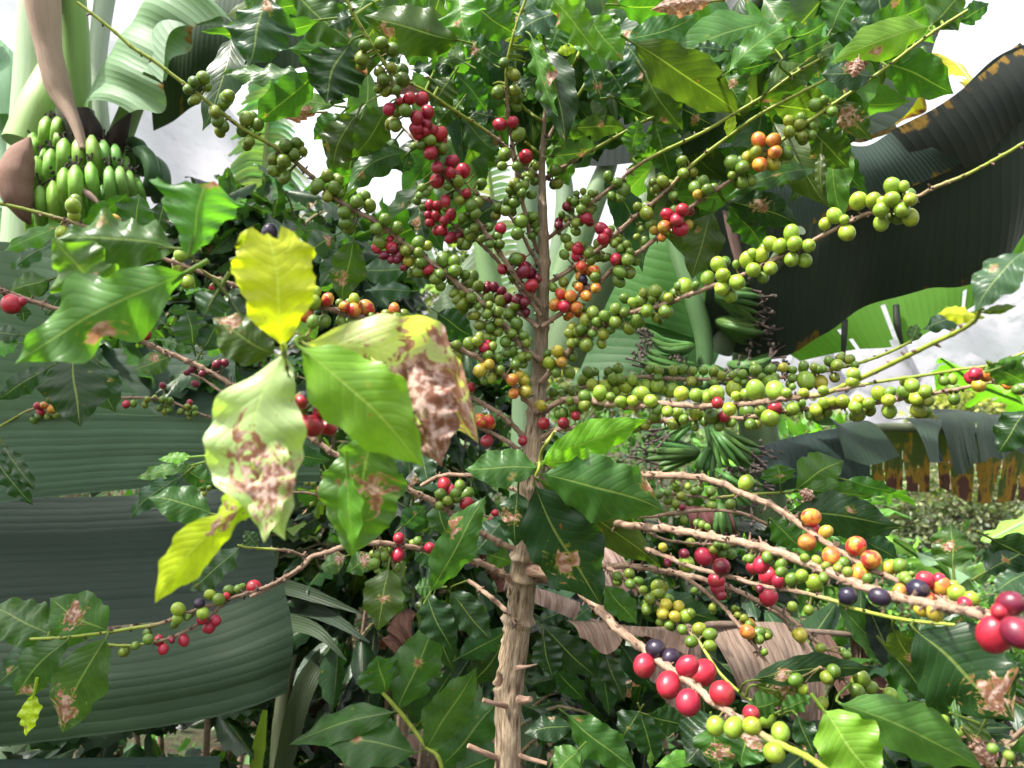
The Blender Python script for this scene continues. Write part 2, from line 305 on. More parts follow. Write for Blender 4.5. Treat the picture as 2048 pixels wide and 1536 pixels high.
def blade3d(mb, mid, W, col, side=None, droop=.5, nu=40, nh=6, ntear=8, seed=0, per=60., burn=0., petcol=None):
    """a whole banana leaf round a 3D midrib"""
    rs = np.random.RandomState(seed); m = spline(mid, nu); T = np.gradient(m, axis=0); T /= np.linalg.norm(T, axis=1)[:, None]
    up = np.array([0, 0, 1.]); S = np.cross(T, up); S /= np.maximum(.05, np.linalg.norm(S, axis=1))[:, None]; N = np.cross(S, T)
    u = np.linspace(0, 1, nu); hw = W/2*np.interp(u, [0, .08, .25, .6, .85, 1], [.1, .6, .95, 1, .7, .05])
    L = np.r_[0, np.cumsum(np.linalg.norm(np.diff(m, axis=0), axis=1))]
    for sg in (-1, 1):
        q = np.linspace(0, 1, nh); rip = .06*np.sin(u*23+seed)[:, None]
        dz = droop*(q**1.7)[None]*(1+rip*6)
        V = m[:, None]+S[:, None]*(sg*(q*np.sqrt(np.maximum(.1, 1-droop**2*q*q*.7)))[None, :, None]*hw[:, None, None])+N[:, None]*(((.25*q-dz)*hw[:, None])[..., None])
        drop = np.zeros((nu-1, nh), bool)
        for _ in range(ntear):
            tu = rs.rand(); um = (np.arange(nu-1)+.5)/(nu-1); drop |= np.abs(um[:, None]-tu) < (.5+rs.rand())/nu*(q[None]-rs.rand()*.6)*2
        U = np.stack([np.broadcast_to(L[:, None], (nu, nh)), np.broadcast_to(q*W*3+0*u[:, None], (nu, nh)), np.full((nu, nh), float(seed))], -1).reshape(-1, 3)
        D = np.stack([np.broadcast_to(burn*q**2+0*u[:, None], (nu, nh)), np.zeros((nu, nh)), np.full((nu, nh), per)], -1).reshape(-1, 3)
        mb.add(V.reshape(-1, 3), grid_faces(nu, nh, drop=drop[:, :nh-1]), col, D, U)
# light-weight leaves for plants further back: one small folded template, many copies in numpy
_u = np.linspace(0, 1, 5); _w = np.array([.04, .8, 1., .62, 0.]); _q = np.array([-1, 0, 1.])
LT = np.stack([np.broadcast_to(_u[:, None], (5, 3)), _w[:, None]*_q[None]*.5, -.12*np.abs(_q)[None]*_w[:, None]-.22*(_u**2)[:, None]], -1).reshape(-1, 3)
LU = np.stack([np.broadcast_to(_u[:, None], (5, 3)), np.broadcast_to(.5+.5*_q[None], (5, 3)), np.zeros((5, 3))], -1).reshape(-1, 3); LF = grid_faces(5, 3)
_u8 = np.linspace(0, 1, 10); _w8 = np.interp(_u8, HW_U, HW_W); _q8 = np.linspace(-1, 1, 5)
LT2 = np.stack([np.broadcast_to(_u8[:, None], (10, 5)), _w8[:, None]*_q8[None]*.5, -.2*np.abs(_q8)[None]*_w8[:, None]-.25*(_u8**2)[:, None]+.07*np.abs(_q8)[None]*np.sin(_u8*30)[:, None]], -1).reshape(-1, 3)
LU2 = np.stack([np.broadcast_to(_u8[:, None], (10, 5)), np.broadcast_to(.5+.5*_q8[None], (10, 5)), np.zeros((10, 5))], -1).reshape(-1, 3); LF2 = grid_faces(10, 5)
def scatter(mb, pos, dirs, ln, wd, cols, rs, hi=False, bl=.0):
    T_, U_, F_ = (LT2, LU2, LF2) if hi else (LT, LU, LF); n = len(pos); k = len(T_)
    d = dirs/np.linalg.norm(dirs, axis=1)[:, None]; up = rs.normal(size=(n, 3))*.6+[0, 0, 1.2]
    s = np.cross(up, d); s /= np.linalg.norm(s, axis=1)[:, None]; nn = np.cross(d, s)
    V = pos[:, None]+T_[None, :, :1]*ln[:, None, None]*d[:, None]+T_[None, :, 1:2]*wd[:, None, None]*s[:, None]+T_[None, :, 2:3]*ln[:, None, None]*.7*nn[:, None]
    f = (F_[None]+(np.arange(n)*k)[:, None, None]).reshape(-1, 4); U = np.tile(U_, (n, 1)); U[:, 2] = np.repeat(rs.rand(n)*9, k)
    D = np.zeros((n*k, 3)); D[:, 0] = np.repeat(rs.rand(n), k); D[:, 1] = np.repeat(rs.rand(n), k); D[:, 2] = np.repeat((rs.rand(n) < bl)*rs.rand(n)*.3, k)
    mb.add(V.reshape(-1, 3), f, np.repeat(cols, k, 0), D, U)
LC = dict(d=(.022, .062, .02), m=(.055, .145, .028), l=(.1, .24, .045), L=(.17, .38, .035), y=(.52, .66, .03), o=(.065, .115, .022), g=(.04, .095, .045), w=(.46, .56, .26), n=(.2, .105, .075), k=(.01, .022, .014))  # w: pale foreground leaf, with the sun's glare put into its colour
def jit(c, rs, a=.18): return np.asarray(c)*(1+a*(rs.rand(3)-.5)*2*np.array([1, .6, 1]))
def GZ(d): return -.14*np.clip(np.asarray(d, float)-2, 0, 42)     # the slope falls away from the camera
# ---------------------------------------------------------------- ground, hills
def terrain():
    mb = MB(); n = 90; t = np.linspace(-1, 1, n); g = np.sign(t)*np.abs(t)**3*900
    X, Y = np.meshgrid(g, g+0, indexing='ij'); d = np.hypot(X, Y)
    Z = .12*np.sin(X*.9+1)*np.cos(Y*.8)*np.clip(d/4, 0, 1)+GZ(d)
    mb.add(np.stack([X, Y, Z], -1).reshape(-1, 3), grid_faces(n, n), (1, 1, 1)); o = mb.build('ground', M['ground']); o['kind'] = 'structure'
    def hills(name, ang, hts, r0, r1, seed):
        mb = MB(); na, nr = 160, 26; A = np.radians(np.linspace(-75, 75, na)); q = np.linspace(0, 1, nr); rs = np.random.RandomState(seed)
        H = np.interp(np.degrees(A), ang, hts); rid = sum(rs.rand()*np.sin(A*f+rs.rand()*6)/f**.8 for f in (11, 17, 29, 47, 71, 113))*14
        rr = r0+(r1-r0)*q; prof = np.sin(np.minimum(q*1.25, 1)*pi/2)
        Z = (H[:, None]+rid[:, None]*.8)*prof[None]+6*np.sin(A[:, None]*60+q[None]*9)*np.sin(q[None]*pi)+8*np.sin(A[:, None]*23-q[None]*14)*np.sin(q[None]*pi)-9
        V = np.stack([np.sin(A)[:, None]*rr[None], np.cos(A)[:, None]*rr[None], Z], -1)
        mb.add(V.reshape(-1, 3), grid_faces(na, nr)[:, ::-1], (1, 1, 1)); o = mb.build(name, M['hill']); o['kind'] = 'structure'
    hills('mountain', [-60, -35, -27, -22, -14, -8, 0, 12, 22, 28, 34, 60], [150, 250, 245, 205, 150, 90, 60, 60, 62, 66, 62, 90], 330, 640, 3)
    hills('hillside', [-60, -30, -10, 0, 14, 24, 34, 60], [30, 26, 10, 6, 6, 11, 6, 12], 110, 210, 5)
terrain()
def haze():
    mb = MB(); a = np.array([[x, y, z] for x in (-860, 860) for y in (-800, 860) for z in (-25, 330)], float)
    mb.add(a, [(0, 1, 3, 2), (4, 6, 7, 5), (0, 4, 5, 1), (2, 3, 7, 6), (0, 2, 6, 4), (1, 5, 7, 3)])
    s = NT('hazy_air'); v = s.n('ShaderNodeVolumePrincipled', {'Color': (.85, .88, .95), 'Density': HAZE, 'Anisotropy': .3})
    s.t.links.new(v.outputs[0], s.out.inputs['Volume']); o = mb.build('haze', s.m); o['kind'] = 'stuff'
HAZE = .0007
haze()
# ---------------------------------------------------------------- undergrowth and leaf litter on the slope
def ground_stuff():
    rs = np.random.RandomState(4); mb = MB(); n = 5200; y = 1.6+rs.rand(n)**1.6*16; x = (rs.rand(n)-.5)*1.7*y
    pos = np.stack([x, y, GZ(np.hypot(x, y))+rs.rand(n)**2*(.3+.02*y)-.05], 1); dirs = rs.normal(size=(n, 3))*[1, 1, .5]+[0, 0, .25]
    k = rs.rand(n, 1); c = np.where(k < .6, LC['d'], np.where(k < .93, LC['m'], LC['l']))*(.7+.6*rs.rand(n, 1))
    sz = .05+.09*rs.rand(n); scatter(mb, pos, dirs, sz, sz*.5, c, rs); o = mb.build('undergrowth', M['far']); o['kind'] = 'stuff'
    mb = MB(); n = 1500; y = 1.4+rs.rand(n)*7; x = (rs.rand(n)-.5)*1.6*y
    pos = np.stack([x, y, GZ(np.hypot(x, y))+rs.rand(n)*.12-.05], 1); c = np.array([[.075, .045, .03]])*(.5+rs.rand(n, 1)); sz = .1+.25*rs.rand(n)
    scatter(mb, pos, rs.normal(size=(n, 3))*[1, 1, .25], sz, sz*.3, c, rs); o = mb.build('leaf_litter', M['dry']); o['kind'] = 'stuff'
ground_stuff()
# ---------------------------------------------------------------- plants further back
def shrub(name, label, cat, c, r, n, ls, cols, seed, group=None, hi=True, mat='leaf', asp=.42, bl=.05, down=.5, stems=5, shell=.45):
    """a bush: woody stems (trunk) and a crown of separate leaves within an ellipsoid round c"""
    rs = np.random.RandomState(seed); c = np.array(c, float); r = np.array(r, float); gz = float(GZ(np.hypot(c[0], c[1]))); root = thing(name, label, cat, (c[0], c[1], gz), group)
    mb = MB(); tips = []
    for k in range(stems):
        e = c+rs.normal(size=3)*r*.38; b = np.array([c[0]+rs.normal()*.05, c[1]+rs.normal()*.05, gz-.15]); m = (b+e)/2+rs.normal(size=3)*.06*np.linalg.norm(e-b)*[1, 1, 0]
        pp = spline([b, m, e], 24); tube(mb, pp, np.linspace(.02, .006, 24)*max(.6, min(3, r[2])), 8, (.28, .2, .14)); tips += [pp[i] for i in range(8, 24)]
    tips = np.array(tips); nb = max(10, n//9); d = rs.normal(size=(nb, 3)); d /= np.linalg.norm(d, axis=1)[:, None]
    ends = c+d*r*(shell+(1-shell)*rs.rand(nb, 1)**.6)
    for e in ends:
        s = tips[np.argmin(np.linalg.norm(tips-e, axis=1))]; tube(mb, spline([s, (s+e)/2+[0, 0, .03], e], 6), np.linspace(.005, .0022, 6)*max(1, r[2]*.8), 5, (.22, .2, .1))
    mb.build('trunk', M['stem'], root)
    e = ends[rs.randint(0, nb, n)]; s = tips[[np.argmin(np.linalg.norm(tips-x, axis=1)) for x in ends]][rs.randint(0, nb, n)*0+0] if 0 else None
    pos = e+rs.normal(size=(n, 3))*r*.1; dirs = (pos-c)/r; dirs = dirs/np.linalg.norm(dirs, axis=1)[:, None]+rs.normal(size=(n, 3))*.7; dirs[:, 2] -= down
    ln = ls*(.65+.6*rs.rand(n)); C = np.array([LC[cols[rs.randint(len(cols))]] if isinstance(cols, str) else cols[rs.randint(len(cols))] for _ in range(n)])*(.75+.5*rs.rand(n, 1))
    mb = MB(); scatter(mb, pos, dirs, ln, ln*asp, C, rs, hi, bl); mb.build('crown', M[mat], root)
    return root
def W(x, y, d): return P(x, y, d)
NG = 'neighbouring coffee shrubs'
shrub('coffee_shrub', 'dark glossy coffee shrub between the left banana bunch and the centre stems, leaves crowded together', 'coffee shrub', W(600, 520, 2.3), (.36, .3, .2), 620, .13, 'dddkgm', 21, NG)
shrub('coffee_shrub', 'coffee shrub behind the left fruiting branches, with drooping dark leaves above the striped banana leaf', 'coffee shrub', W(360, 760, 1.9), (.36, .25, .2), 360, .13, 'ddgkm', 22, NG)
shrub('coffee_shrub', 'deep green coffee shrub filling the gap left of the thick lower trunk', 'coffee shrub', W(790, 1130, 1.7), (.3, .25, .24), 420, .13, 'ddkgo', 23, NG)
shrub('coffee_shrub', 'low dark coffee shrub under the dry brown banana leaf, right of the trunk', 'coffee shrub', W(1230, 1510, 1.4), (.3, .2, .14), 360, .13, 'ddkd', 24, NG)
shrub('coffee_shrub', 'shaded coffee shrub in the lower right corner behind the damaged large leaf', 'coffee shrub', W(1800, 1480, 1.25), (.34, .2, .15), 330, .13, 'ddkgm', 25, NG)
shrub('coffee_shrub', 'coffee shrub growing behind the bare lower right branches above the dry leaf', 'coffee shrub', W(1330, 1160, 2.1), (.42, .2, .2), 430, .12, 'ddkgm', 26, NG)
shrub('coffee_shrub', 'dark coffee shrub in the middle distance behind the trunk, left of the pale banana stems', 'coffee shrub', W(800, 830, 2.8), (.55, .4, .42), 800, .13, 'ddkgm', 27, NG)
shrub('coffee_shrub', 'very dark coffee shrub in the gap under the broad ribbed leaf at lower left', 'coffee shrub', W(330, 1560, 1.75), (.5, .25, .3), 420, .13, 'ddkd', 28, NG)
shrub('herb_clump', 'bright yellow green sunlit herb clump seen through the right branches', 'herb', W(1590, 1010, 3.2), (.36, .3, .36), 900, .09, 'lLLl', 31, None, False, 'far', .4, 0, .2)
shrub('leafy_bush', 'sparkling small leaved bush behind the drooping right branches, above the dry brown leaf', 'bush', W(1780, 1225, 4.2), (.8, .5, .26), 2600, .05, 'lmdLm', 32, None, False, 'far', .6, 0, .2)
shrub('leafy_bush', 'shadowy small leaved bush at the far lower right corner', 'bush', W(1980, 1440, 4.), (.7, .5, .4), 1500, .06, 'mddl', 33, None, False, 'far', .6, 0, .2)
shrub('leafy_bush', 'small leaved bush in the dark gap left of the trunk, beside the broad banana leaf', 'bush', W(660, 1290, 3.2), (.5, .4, .4), 1500, .045, 'ddml', 34, None, False, 'far', .6, 0, .2)
shrub('leafy_bush', 'mottled pale bush behind the fruiting branches left of the pale stems', 'bush', W(860, 660, 6.5), (.9, .6, .8), 2600, .07, [(.12, .17, .05), (.2, .24, .07), (.05, .08, .03)], 35, None, False, 'far', .6, 0, .2)
shrub('round_tree', 'round olive green tree on the slope below the torn banana leaf at right', 'tree', W(1905, 1030, 9.), (1.0, .8, .62), 8000, .07, [(.09, .13, .05), (.16, .2, .09), (.05, .08, .03), (.22, .24, .12)], 36, None, False, 'far', .6, 0, .1)
shrub('round_tree', 'yellowish tree crown behind the fruiting branch end at right', 'tree', W(1960, 830, 26.), (2.2, 1.5, 1.1), 5000, .22, [(.3, .32, .06), (.2, .24, .06), (.4, .4, .12)], 37, None, False, 'far', .6, 0, .1)
shrub('round_tree', 'yellow green tree crown glimpsed behind the banana bunch stalk', 'tree', W(1210, 745, 20.), (1.9, 1.5, 1.5), 4500, .2, [(.3, .32, .06), (.14, .2, .05), (.4, .4, .12)], 38, None, False, 'far', .6, 0, .1)
shrub('round_tree', 'dull green tree crown on the far slope behind the lower right branches', 'tree', W(1560, 900, 24.), (2.6, 1.8, 1.6), 5000, .22, [(.12, .18, .05), (.2, .24, .08), (.06, .1, .03)], 39, None, False, 'far', .6, 0, .1)
for k, (x, y, d, rx, rz, cc, lab) in enumerate([(640, 960, 7., 1.1, .9, 'mdlo', 'dusky green bush on the slope behind the left twigs with small fruit'), (1120, 930, 9., 1.6, .9, 'mldo', 'green bush on the slope directly behind the coffee trunk'), (1330, 1010, 7., 1.1, .8, 'dmlo', 'leafy bush on the slope behind the young banana bunch tip'), (1590, 1100, 8., .6, .45, 'mdl', 'mixed green bush on the slope between the speckled berries and the round tree'), (1880, 1290, 6., 1.2, .8, 'lmdL', 'light leafed bush low at right behind the dry leaf end'), (1080, 1250, 4.5, .9, .6, 'dmd', 'dark bush in the gap right behind the thick lower trunk'), (300, 900, 6., 1.6, 1.2, 'dmo', 'dark bush behind the broad striped leaf at left')]):
    shrub('leafy_bush', lab, 'bush', W(x, y, d), (rx, rx*.6, rz), 2600, .1, cc, 60+k, 'bushes on the slope', False, 'far', .5, 0, .2)
# ---------------------------------------------------------------- banana plants
PG = (.2, .3, .14); BG = (.035, .085, .05)
def stemtube(root, name, pts, wpx, col, mat='petiole', n=30, ns=20, flat=0.):
    mb = MB(); p = spline([P(*q) for q in pts], n); wd = np.interp(np.linspace(0, 1, n), np.linspace(0, 1, len(wpx)), wpx)/2
    off = np.stack([flat*np.cos(2*np.linspace(0, 2*pi, ns, endpoint=False))]*n) if flat else None
    tube(mb, p, wd*p[:, 1]/F, ns, col, (0, 0, 0), off); return mb.build(name, M[mat], root)
def blade(root, col, A, B, name='leaf_blade', mat='ban', **k):
    mb = MB(); sheet(mb, A, B, col=col, **k); return mb.build(name, M[mat], root)
EB = lambda a, b=.5: (lambda u, v: a*np.clip((v-b)/(1-b), 0, 1))
# left banana plant with the ripe-sized bunch
b1 = thing('banana_plant', 'banana plant at upper left carrying a big bunch of green bananas', 'banana plant', P(60, 768, 2.15)*[1, 1, 0])
stemtube(b1, 'pseudostem', [(20, 3300, 2.25), (30, 1500, 2.2), (60, 700, 2.18), (95, 120, 2.15), (110, -120, 2.1)], [190, 170, 130, 110], (.3, .4, .24))
stemtube(b1, 'petiole', [(150, 230, 2.02), (148, 60, 2.0), (138, -120, 1.95)], [62, 56, 44], (.17, .3, .07))
stemtube(b1, 'petiole', [(205, 300, 2.1), (195, 120, 2.12), (225, -100, 2.15)], [36, 34, 44], (.3, .37, .27))
stemtube(b1, 'petiole', [(48, 290, 2.02), (80, 210, 2.05), (110, 140, 2.1)], [80, 74, 60], (.24, .36, .12))
stemtube(b1, 'petiole', [(180, 420, 2.1), (230, 300, 2.05), (275, 190, 2.0), (330, 90, 1.95), (420, -10, 1.9)], [60, 46, 36, 28], (.22, .3, .14))
stemtube(b1, 'petiole', [(35, 420, 2.3), (20, 260, 2.3), (-30, 100, 2.25)], [60, 60, 70], (.2, .32, .2))
blade(b1, (.17, .27, .15), [(175, 230, 2.), (185, 170, 2.0), (235, 90, 2.0), (280, 20, 1.98), (330, -60, 1.95)], [(260, 225, 1.85), (330, 200, 1.84), (345, 130, 1.85), (400, 50, 1.85), (470, 50, 1.86)], bulge=.18, per=70, ripple=.05, tears=((.35, .03, .6),), burn=EB(.3, .9))
blade(b1, (.19, .28, .18), [(262, 100, 1.95), (330, 30, 1.93), (420, -30, 1.9)], [(325, 165, 1.82), (345, 60, 1.84), (450, 52, 1.86)], bulge=.12, per=60)
blade(b1, (.03, .05, .03), opq=.85, A=[(325, 60, 2.02), (450, -50, 2.0), (640, -90, 1.95), (850, -60, 1.9)], B=[(305, 262, 2.1), (410, 205, 2.05), (560, 145, 2.0), (700, 120, 1.95), (800, 60, 1.9)], nu=60, bulge=.1, per=60, burn=EB(.22, .7), ripple=.03, tears=((.4, .012, .5), (.72, .02, .4)))
blade(b1, (.16, .28, .17), [(-60, 20, 2.3), (-20, 60, 2.3), (40, 120, 2.3), (52, 160, 2.3)], [(-80, 260, 2.2), (-40, 240, 2.2), (20, 230, 2.2), (60, 300, 2.25)], per=50, bulge=.1)
blade(b1, (.17, .3, .18), [(-60, 250, 2.35), (10, 250, 2.35), (40, 290, 2.35)], [(-60, 560, 2.3), (10, 520, 2.3), (95, 470, 2.3)], per=50, bulge=.1)
blade(b1, (.2, .32, .2), [(-40, 470, 2.3), (30, 470, 2.3), (90, 470, 2.25)], [(-60, 900, 2.2), (10, 880, 2.2), (20, 700, 2.2)], per=50, bulge=.15)
stemtube(b1, 'dry_sheath', [(80, -60, 1.9), (88, 30, 1.9), (100, 110, 1.9), (122, 190, 1.9), (150, 245, 1.88), (168, 300, 1.86)], [72, 66, 50, 52, 26, 16], (.46, .32, .24), 'bract', flat=.25, ns=26)
stemtube(b1, 'dry_sheath', [(150, 370, 1.8), (185, 395, 1.8), (200, 412, 1.8)], [6, 14, 5], (.45, .3, .25), 'bract')
stemtube(b1, 'bract', [(60, 275, 1.85), (40, 320, 1.82), (30, 370, 1.8), (45, 420, 1.8), (60, 448, 1.82)], [6, 52, 68, 58, 8], (.27, .15, .11), 'bract', flat=.1, ns=26)
stemtube(b1, 'bract', [(168, 225, 1.95), (185, 270, 1.93), (180, 330, 1.95)], [30, 44, 30], (.03, .018, .015), 'bract')
stemtube(b1, 'bract', [(262, 225, 1.95), (240, 262, 1.93), (222, 300, 1.95), (210, 330, 1.97)], [4, 30, 44, 30], (.035, .018, .018), 'bract')
stemtube(b1, 'stalk', [(150, 220, 2.0), (160, 330, 2.02), (160, 430, 2.02)], [70, 80, 60], (.04, .05, .02))
bunch = bpy.data.objects.new('bunch', None); sc.collection.objects.link(bunch); bunch.parent = b1; bc = P(160, 330, 1.95); bunch.location = bc-np.array(b1['wc']); bunch['wc'] = bc.tolist()
def banana(root, pts, wpx, col, tip=True, seed=0):
    mb = MB(); n = 22; p = spline([P(*q) for q in pts], n); t = np.linspace(0, 1, n)
    prof = np.interp(t, [0, .06, .16, .5, .82, .93, 1], [.42, .62, .93, 1, .96, .7, .3]); ns = 15
    a = np.linspace(0, 2*pi, ns, endpoint=False); off = np.stack([.085*np.cos(5*a+seed)]*n)
    cc = np.array([np.array(col)*(.8 if q < .1 else 1) for q in t]); tube(mb, p, wpx/2*p[:, 1]/F*prof, ns, cc, (0, 0, 0), off)
    o = mb.build('banana', M['flesh'], root)
    if tip:        # the dried flower left on the tip
        mb = MB(); rs = np.random.RandomState(int(seed*10)); e = p[0]; d = nrmz(p[0]-p[3])
        for _ in range(4):
            q = d+rs.normal(size=3)*.5; l = .012+.012*rs.rand(); tube(mb, np.array([e, e+q*l*.5, e+q*l]), [.002, .0018, .003], 5, (.03, .022, .02))
        for _ in range(2): ellipsoid(mb, e+(d+rs.normal(size=3)*.6)*.02, (.004, .004, .005), (.03, .025, .02), ns=6, nr=4)
        return o, mb
    return o, None
K = lambda x, y: (x*.32556, y*.32556)
dm = MB()
bl_ = [  # far row first: (top x, top y, bottom x, bottom y, width, depth)
 (205, 830, 200, 960, 60, 2.02), (290, 740, 262, 960, 75, 2.0), (365, 735, 330, 950, 72, 1.99), (365, 820, 350, 960, 60, 1.98), (215, 860, 205, 1010, 55, 2.0),
 (785, 870, 840, 1100, 60, 2.04), (270, 930, 262, 1050, 50, 1.97),
 (228, 985, 225, 1230, 82, 1.93), (318, 940, 295, 1200, 80, 1.93), (398, 875, 392, 1130, 84, 1.9), (487, 870, 490, 1140, 80, 1.9), (565, 855, 590, 1130, 80, 1.9), (636, 885, 665, 1100, 72, 1.92), (708, 910, 735, 1110, 68, 1.93), (770, 980, 790, 1120, 60, 1.95),
 (245, 1165, 262, 1400, 74, 1.86), (328, 1135, 350, 1420, 78, 1.85), (396, 1055, 400, 1310, 78, 1.84), (465, 1040, 475, 1340, 86, 1.83), (556, 1020, 590, 1290, 76, 1.85), (672, 1045, 690, 1290, 74, 1.86), (738, 1045, 765, 1250, 70, 1.87), (795, 1070, 815, 1240, 60, 1.89), (840, 1115, 880, 1240, 60, 1.92),
 (640, 1150, 640, 1330, 70, 1.9), (180, 1330, 190, 1440, 60, 1.9), (520, 1150, 540, 1380, 70, 1.92)]
for k, (x0, y0, x1, y1, wd, d) in enumerate(bl_):
    a, b = K(x0, y0-14), K(x1, y1+26); g = (.15, .31, .035) if x0 < 600 else (.11, .25, .04); mx, my = (a[0]+b[0])/2, (a[1]+b[1])/2
    _, t = banana(bunch, [(a[0], a[1], d-.015), (a[0]*.7+b[0]*.3-1, a[1]*.72+b[1]*.28, d-.035), (mx, my, d-.03), (b[0], b[1]+9, d+.02)], wd*.3256*1.03, jit(g, R, .12), True, k*.7)
    for q in range(len(t.V)): dm.add(t.V[q], t.Q[q]-sum(len(z) for z in t.V[:q]), t.C[q])
for k, pts in enumerate([[K(830, 925)+(1.93,), K(905, 960)+(1.9,), K(940, 1080)+(1.9,), K(905, 1200)+(1.95,)], [K(900, 960)+(1.98,), K(985, 1040)+(1.95,), K(1000, 1150)+(1.95,), K(950, 1240)+(2,)], [K(800, 870)+(2.0,), K(850, 900)+(1.98,), K(885, 990)+(1.98,), K(870, 1080)+(2,)]]):
    _, t = banana(bunch, pts, 30, (.035, .085, .03), True, 5+k)
    for q in range(len(t.V)): dm.add(t.V[q], t.Q[q]-sum(len(z) for z in t.V[:q]), t.C[q])
tag(dm.build('dried_flowers', M['dark'], bunch), kind='stuff')
# broad striped leaf hanging at lower left
b2 = thing('banana_plant', 'low banana plant whose huge dark ribbed leaf hangs across the lower left', 'banana plant', P(-500, 768, 1.5)*[1, 1, 0])
stemtube(b2, 'pseudostem', [(-520, 2400, 1.5), (-480, 1500, 1.5), (-420, 900, 1.5)], [160, 130, 90], PG)
stemtube(b2, 'petiole', [(-430, 1100, 1.5), (-380, 820, 1.4), (-200, 700, 1.3)], [60, 50, 40], PG)
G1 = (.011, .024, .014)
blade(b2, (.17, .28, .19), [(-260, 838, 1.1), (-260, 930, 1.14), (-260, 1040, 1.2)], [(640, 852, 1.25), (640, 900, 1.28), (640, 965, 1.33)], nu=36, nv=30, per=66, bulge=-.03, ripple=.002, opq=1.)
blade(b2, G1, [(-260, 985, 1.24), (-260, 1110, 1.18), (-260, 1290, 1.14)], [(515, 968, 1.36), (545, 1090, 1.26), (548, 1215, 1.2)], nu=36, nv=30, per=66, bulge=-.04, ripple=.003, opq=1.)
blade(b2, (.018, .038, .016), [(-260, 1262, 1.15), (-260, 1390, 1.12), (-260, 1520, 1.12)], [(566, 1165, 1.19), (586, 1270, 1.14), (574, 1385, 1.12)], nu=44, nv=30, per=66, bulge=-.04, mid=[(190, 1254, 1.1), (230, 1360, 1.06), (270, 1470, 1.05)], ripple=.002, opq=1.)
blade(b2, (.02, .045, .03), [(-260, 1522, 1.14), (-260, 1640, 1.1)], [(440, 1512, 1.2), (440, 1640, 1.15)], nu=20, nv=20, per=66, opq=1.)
blade(b2, (.065, .11, .065), [(-40, 480, 1.5), (-40, 640, 1.48), (-60, 840, 1.45)], [(120, 500, 1.5), (150, 640, 1.48), (330, 850, 1.5)], nu=30, nv=14, per=40, bulge=.05)
blade(b2, (.035, .065, .04), [(120, 700, 1.6), (100, 860, 1.5)], [(470, 690, 1.7), (470, 870, 1.6)], nu=24, nv=14, per=40)
for k, (p0, p1, p2, Wd) in enumerate([((-1.3, 1.1, 2.5), (-1.45, 1.0, 2.75), (-2.0, .5, 2.7), .62), ((-1.2, 1.1, 2.5), (-1.0, 1.05, 2.75), (-.6, .8, 2.7), .62), ((-1.4, 1.1, 2.5), (-1.6, 1.15, 2.75), (-2.4, 1.2, 2.7), .62), ((-1.1, 1.1, 2.5), (-1.2, .8, 2.8), (-1.3, -.1, 2.75), .62)]):
    mb = MB(); blade3d(mb, [p0, p1, p2], Wd, (.05, .12, .05), seed=80+k, ntear=5); mb.build('leaf_blade', M['ban'], b2)  # unseen overhead blades, added to shade the lower-left leaf from the sun
# tall stems in the centre with leaves overhead
b3 = thing('banana_plant', 'tall banana plant with pale green stalks rising behind the coffee trunk', 'banana plant', P(1060, 768, 1.9)*[1, 1, 0])
stemtube(b3, 'pseudostem', [(1010, 2700, 1.95), (1040, 1400, 1.95), (1052, 800, 1.95), (1058, 460, 1.95), (1040, 200, 1.95), (1010, -80, 1.95)], [120, 92, 70, 60, 50, 34], (.13, .2, .11))
stemtube(b3, 'petiole', [(1015, 700, 1.85), (978, 560, 1.85), (950, 400, 1.85), (925, 300, 1.88)], [50, 44, 28, 12], (.15, .25, .1))
stemtube(b3, 'petiole', [(1120, 720, 1.8), (1190, 560, 1.78), (1300, 400, 1.75), (1380, 200, 1.7), (1480, 40, 1.6), (1560, -60, 1.55)], [90, 84, 66, 40, 34, 30], (.085, .13, .06))
stemtube(b3, 'petiole', [(1100, 640, 1.85), (1160, 470, 1.85), (1215, 330, 1.85), (1230, 250, 1.85)], [70, 60, 46, 30], (.1, .16, .07))
stemtube(b3, 'petiole', [(1110, 560, 1.88), (1130, 420, 1.88), (1120, 300, 1.9)], [44, 40, 30], (.14, .2, .12))
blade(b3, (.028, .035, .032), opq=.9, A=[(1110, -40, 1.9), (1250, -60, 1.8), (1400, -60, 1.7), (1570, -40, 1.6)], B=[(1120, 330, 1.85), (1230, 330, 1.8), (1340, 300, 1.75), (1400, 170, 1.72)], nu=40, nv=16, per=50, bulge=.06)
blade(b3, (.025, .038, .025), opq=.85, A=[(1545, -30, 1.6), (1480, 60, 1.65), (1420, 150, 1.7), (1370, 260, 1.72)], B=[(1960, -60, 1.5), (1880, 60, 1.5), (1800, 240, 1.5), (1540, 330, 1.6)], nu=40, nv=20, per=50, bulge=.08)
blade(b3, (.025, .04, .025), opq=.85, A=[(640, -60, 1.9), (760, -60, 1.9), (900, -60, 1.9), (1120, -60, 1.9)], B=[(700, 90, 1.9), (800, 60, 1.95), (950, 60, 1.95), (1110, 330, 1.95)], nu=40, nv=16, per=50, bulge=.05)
blade(b3, (.05, .07, .03), [(665, 130, 2.1), (760, 165, 2.1), (890, 150, 2.1), (1010, 175, 2.1)], [(670, 172, 2.1), (770, 190, 2.1), (880, 185, 2.1), (1010, 205, 2.1)], nu=30, nv=8, per=30, burn=.75)
blade(b3, (.045, .13, .025), [(1330, 420, 2.2), (1260, 480, 2.2), (1200, 620, 2.2)], [(1460, 420, 2.1), (1450, 520, 2.1), (1400, 680, 2.1)], nu=30, nv=14, per=40, bulge=.1)
blade(b3, (.035, .09, .03), [(1150, 560, 2.3), (1170, 680, 2.25), (1140, 780, 2.2)], [(1420, 600, 2.15), (1440, 700, 2.1), (1380, 800, 2.1)], nu=30, nv=14, per=40, bulge=.1)
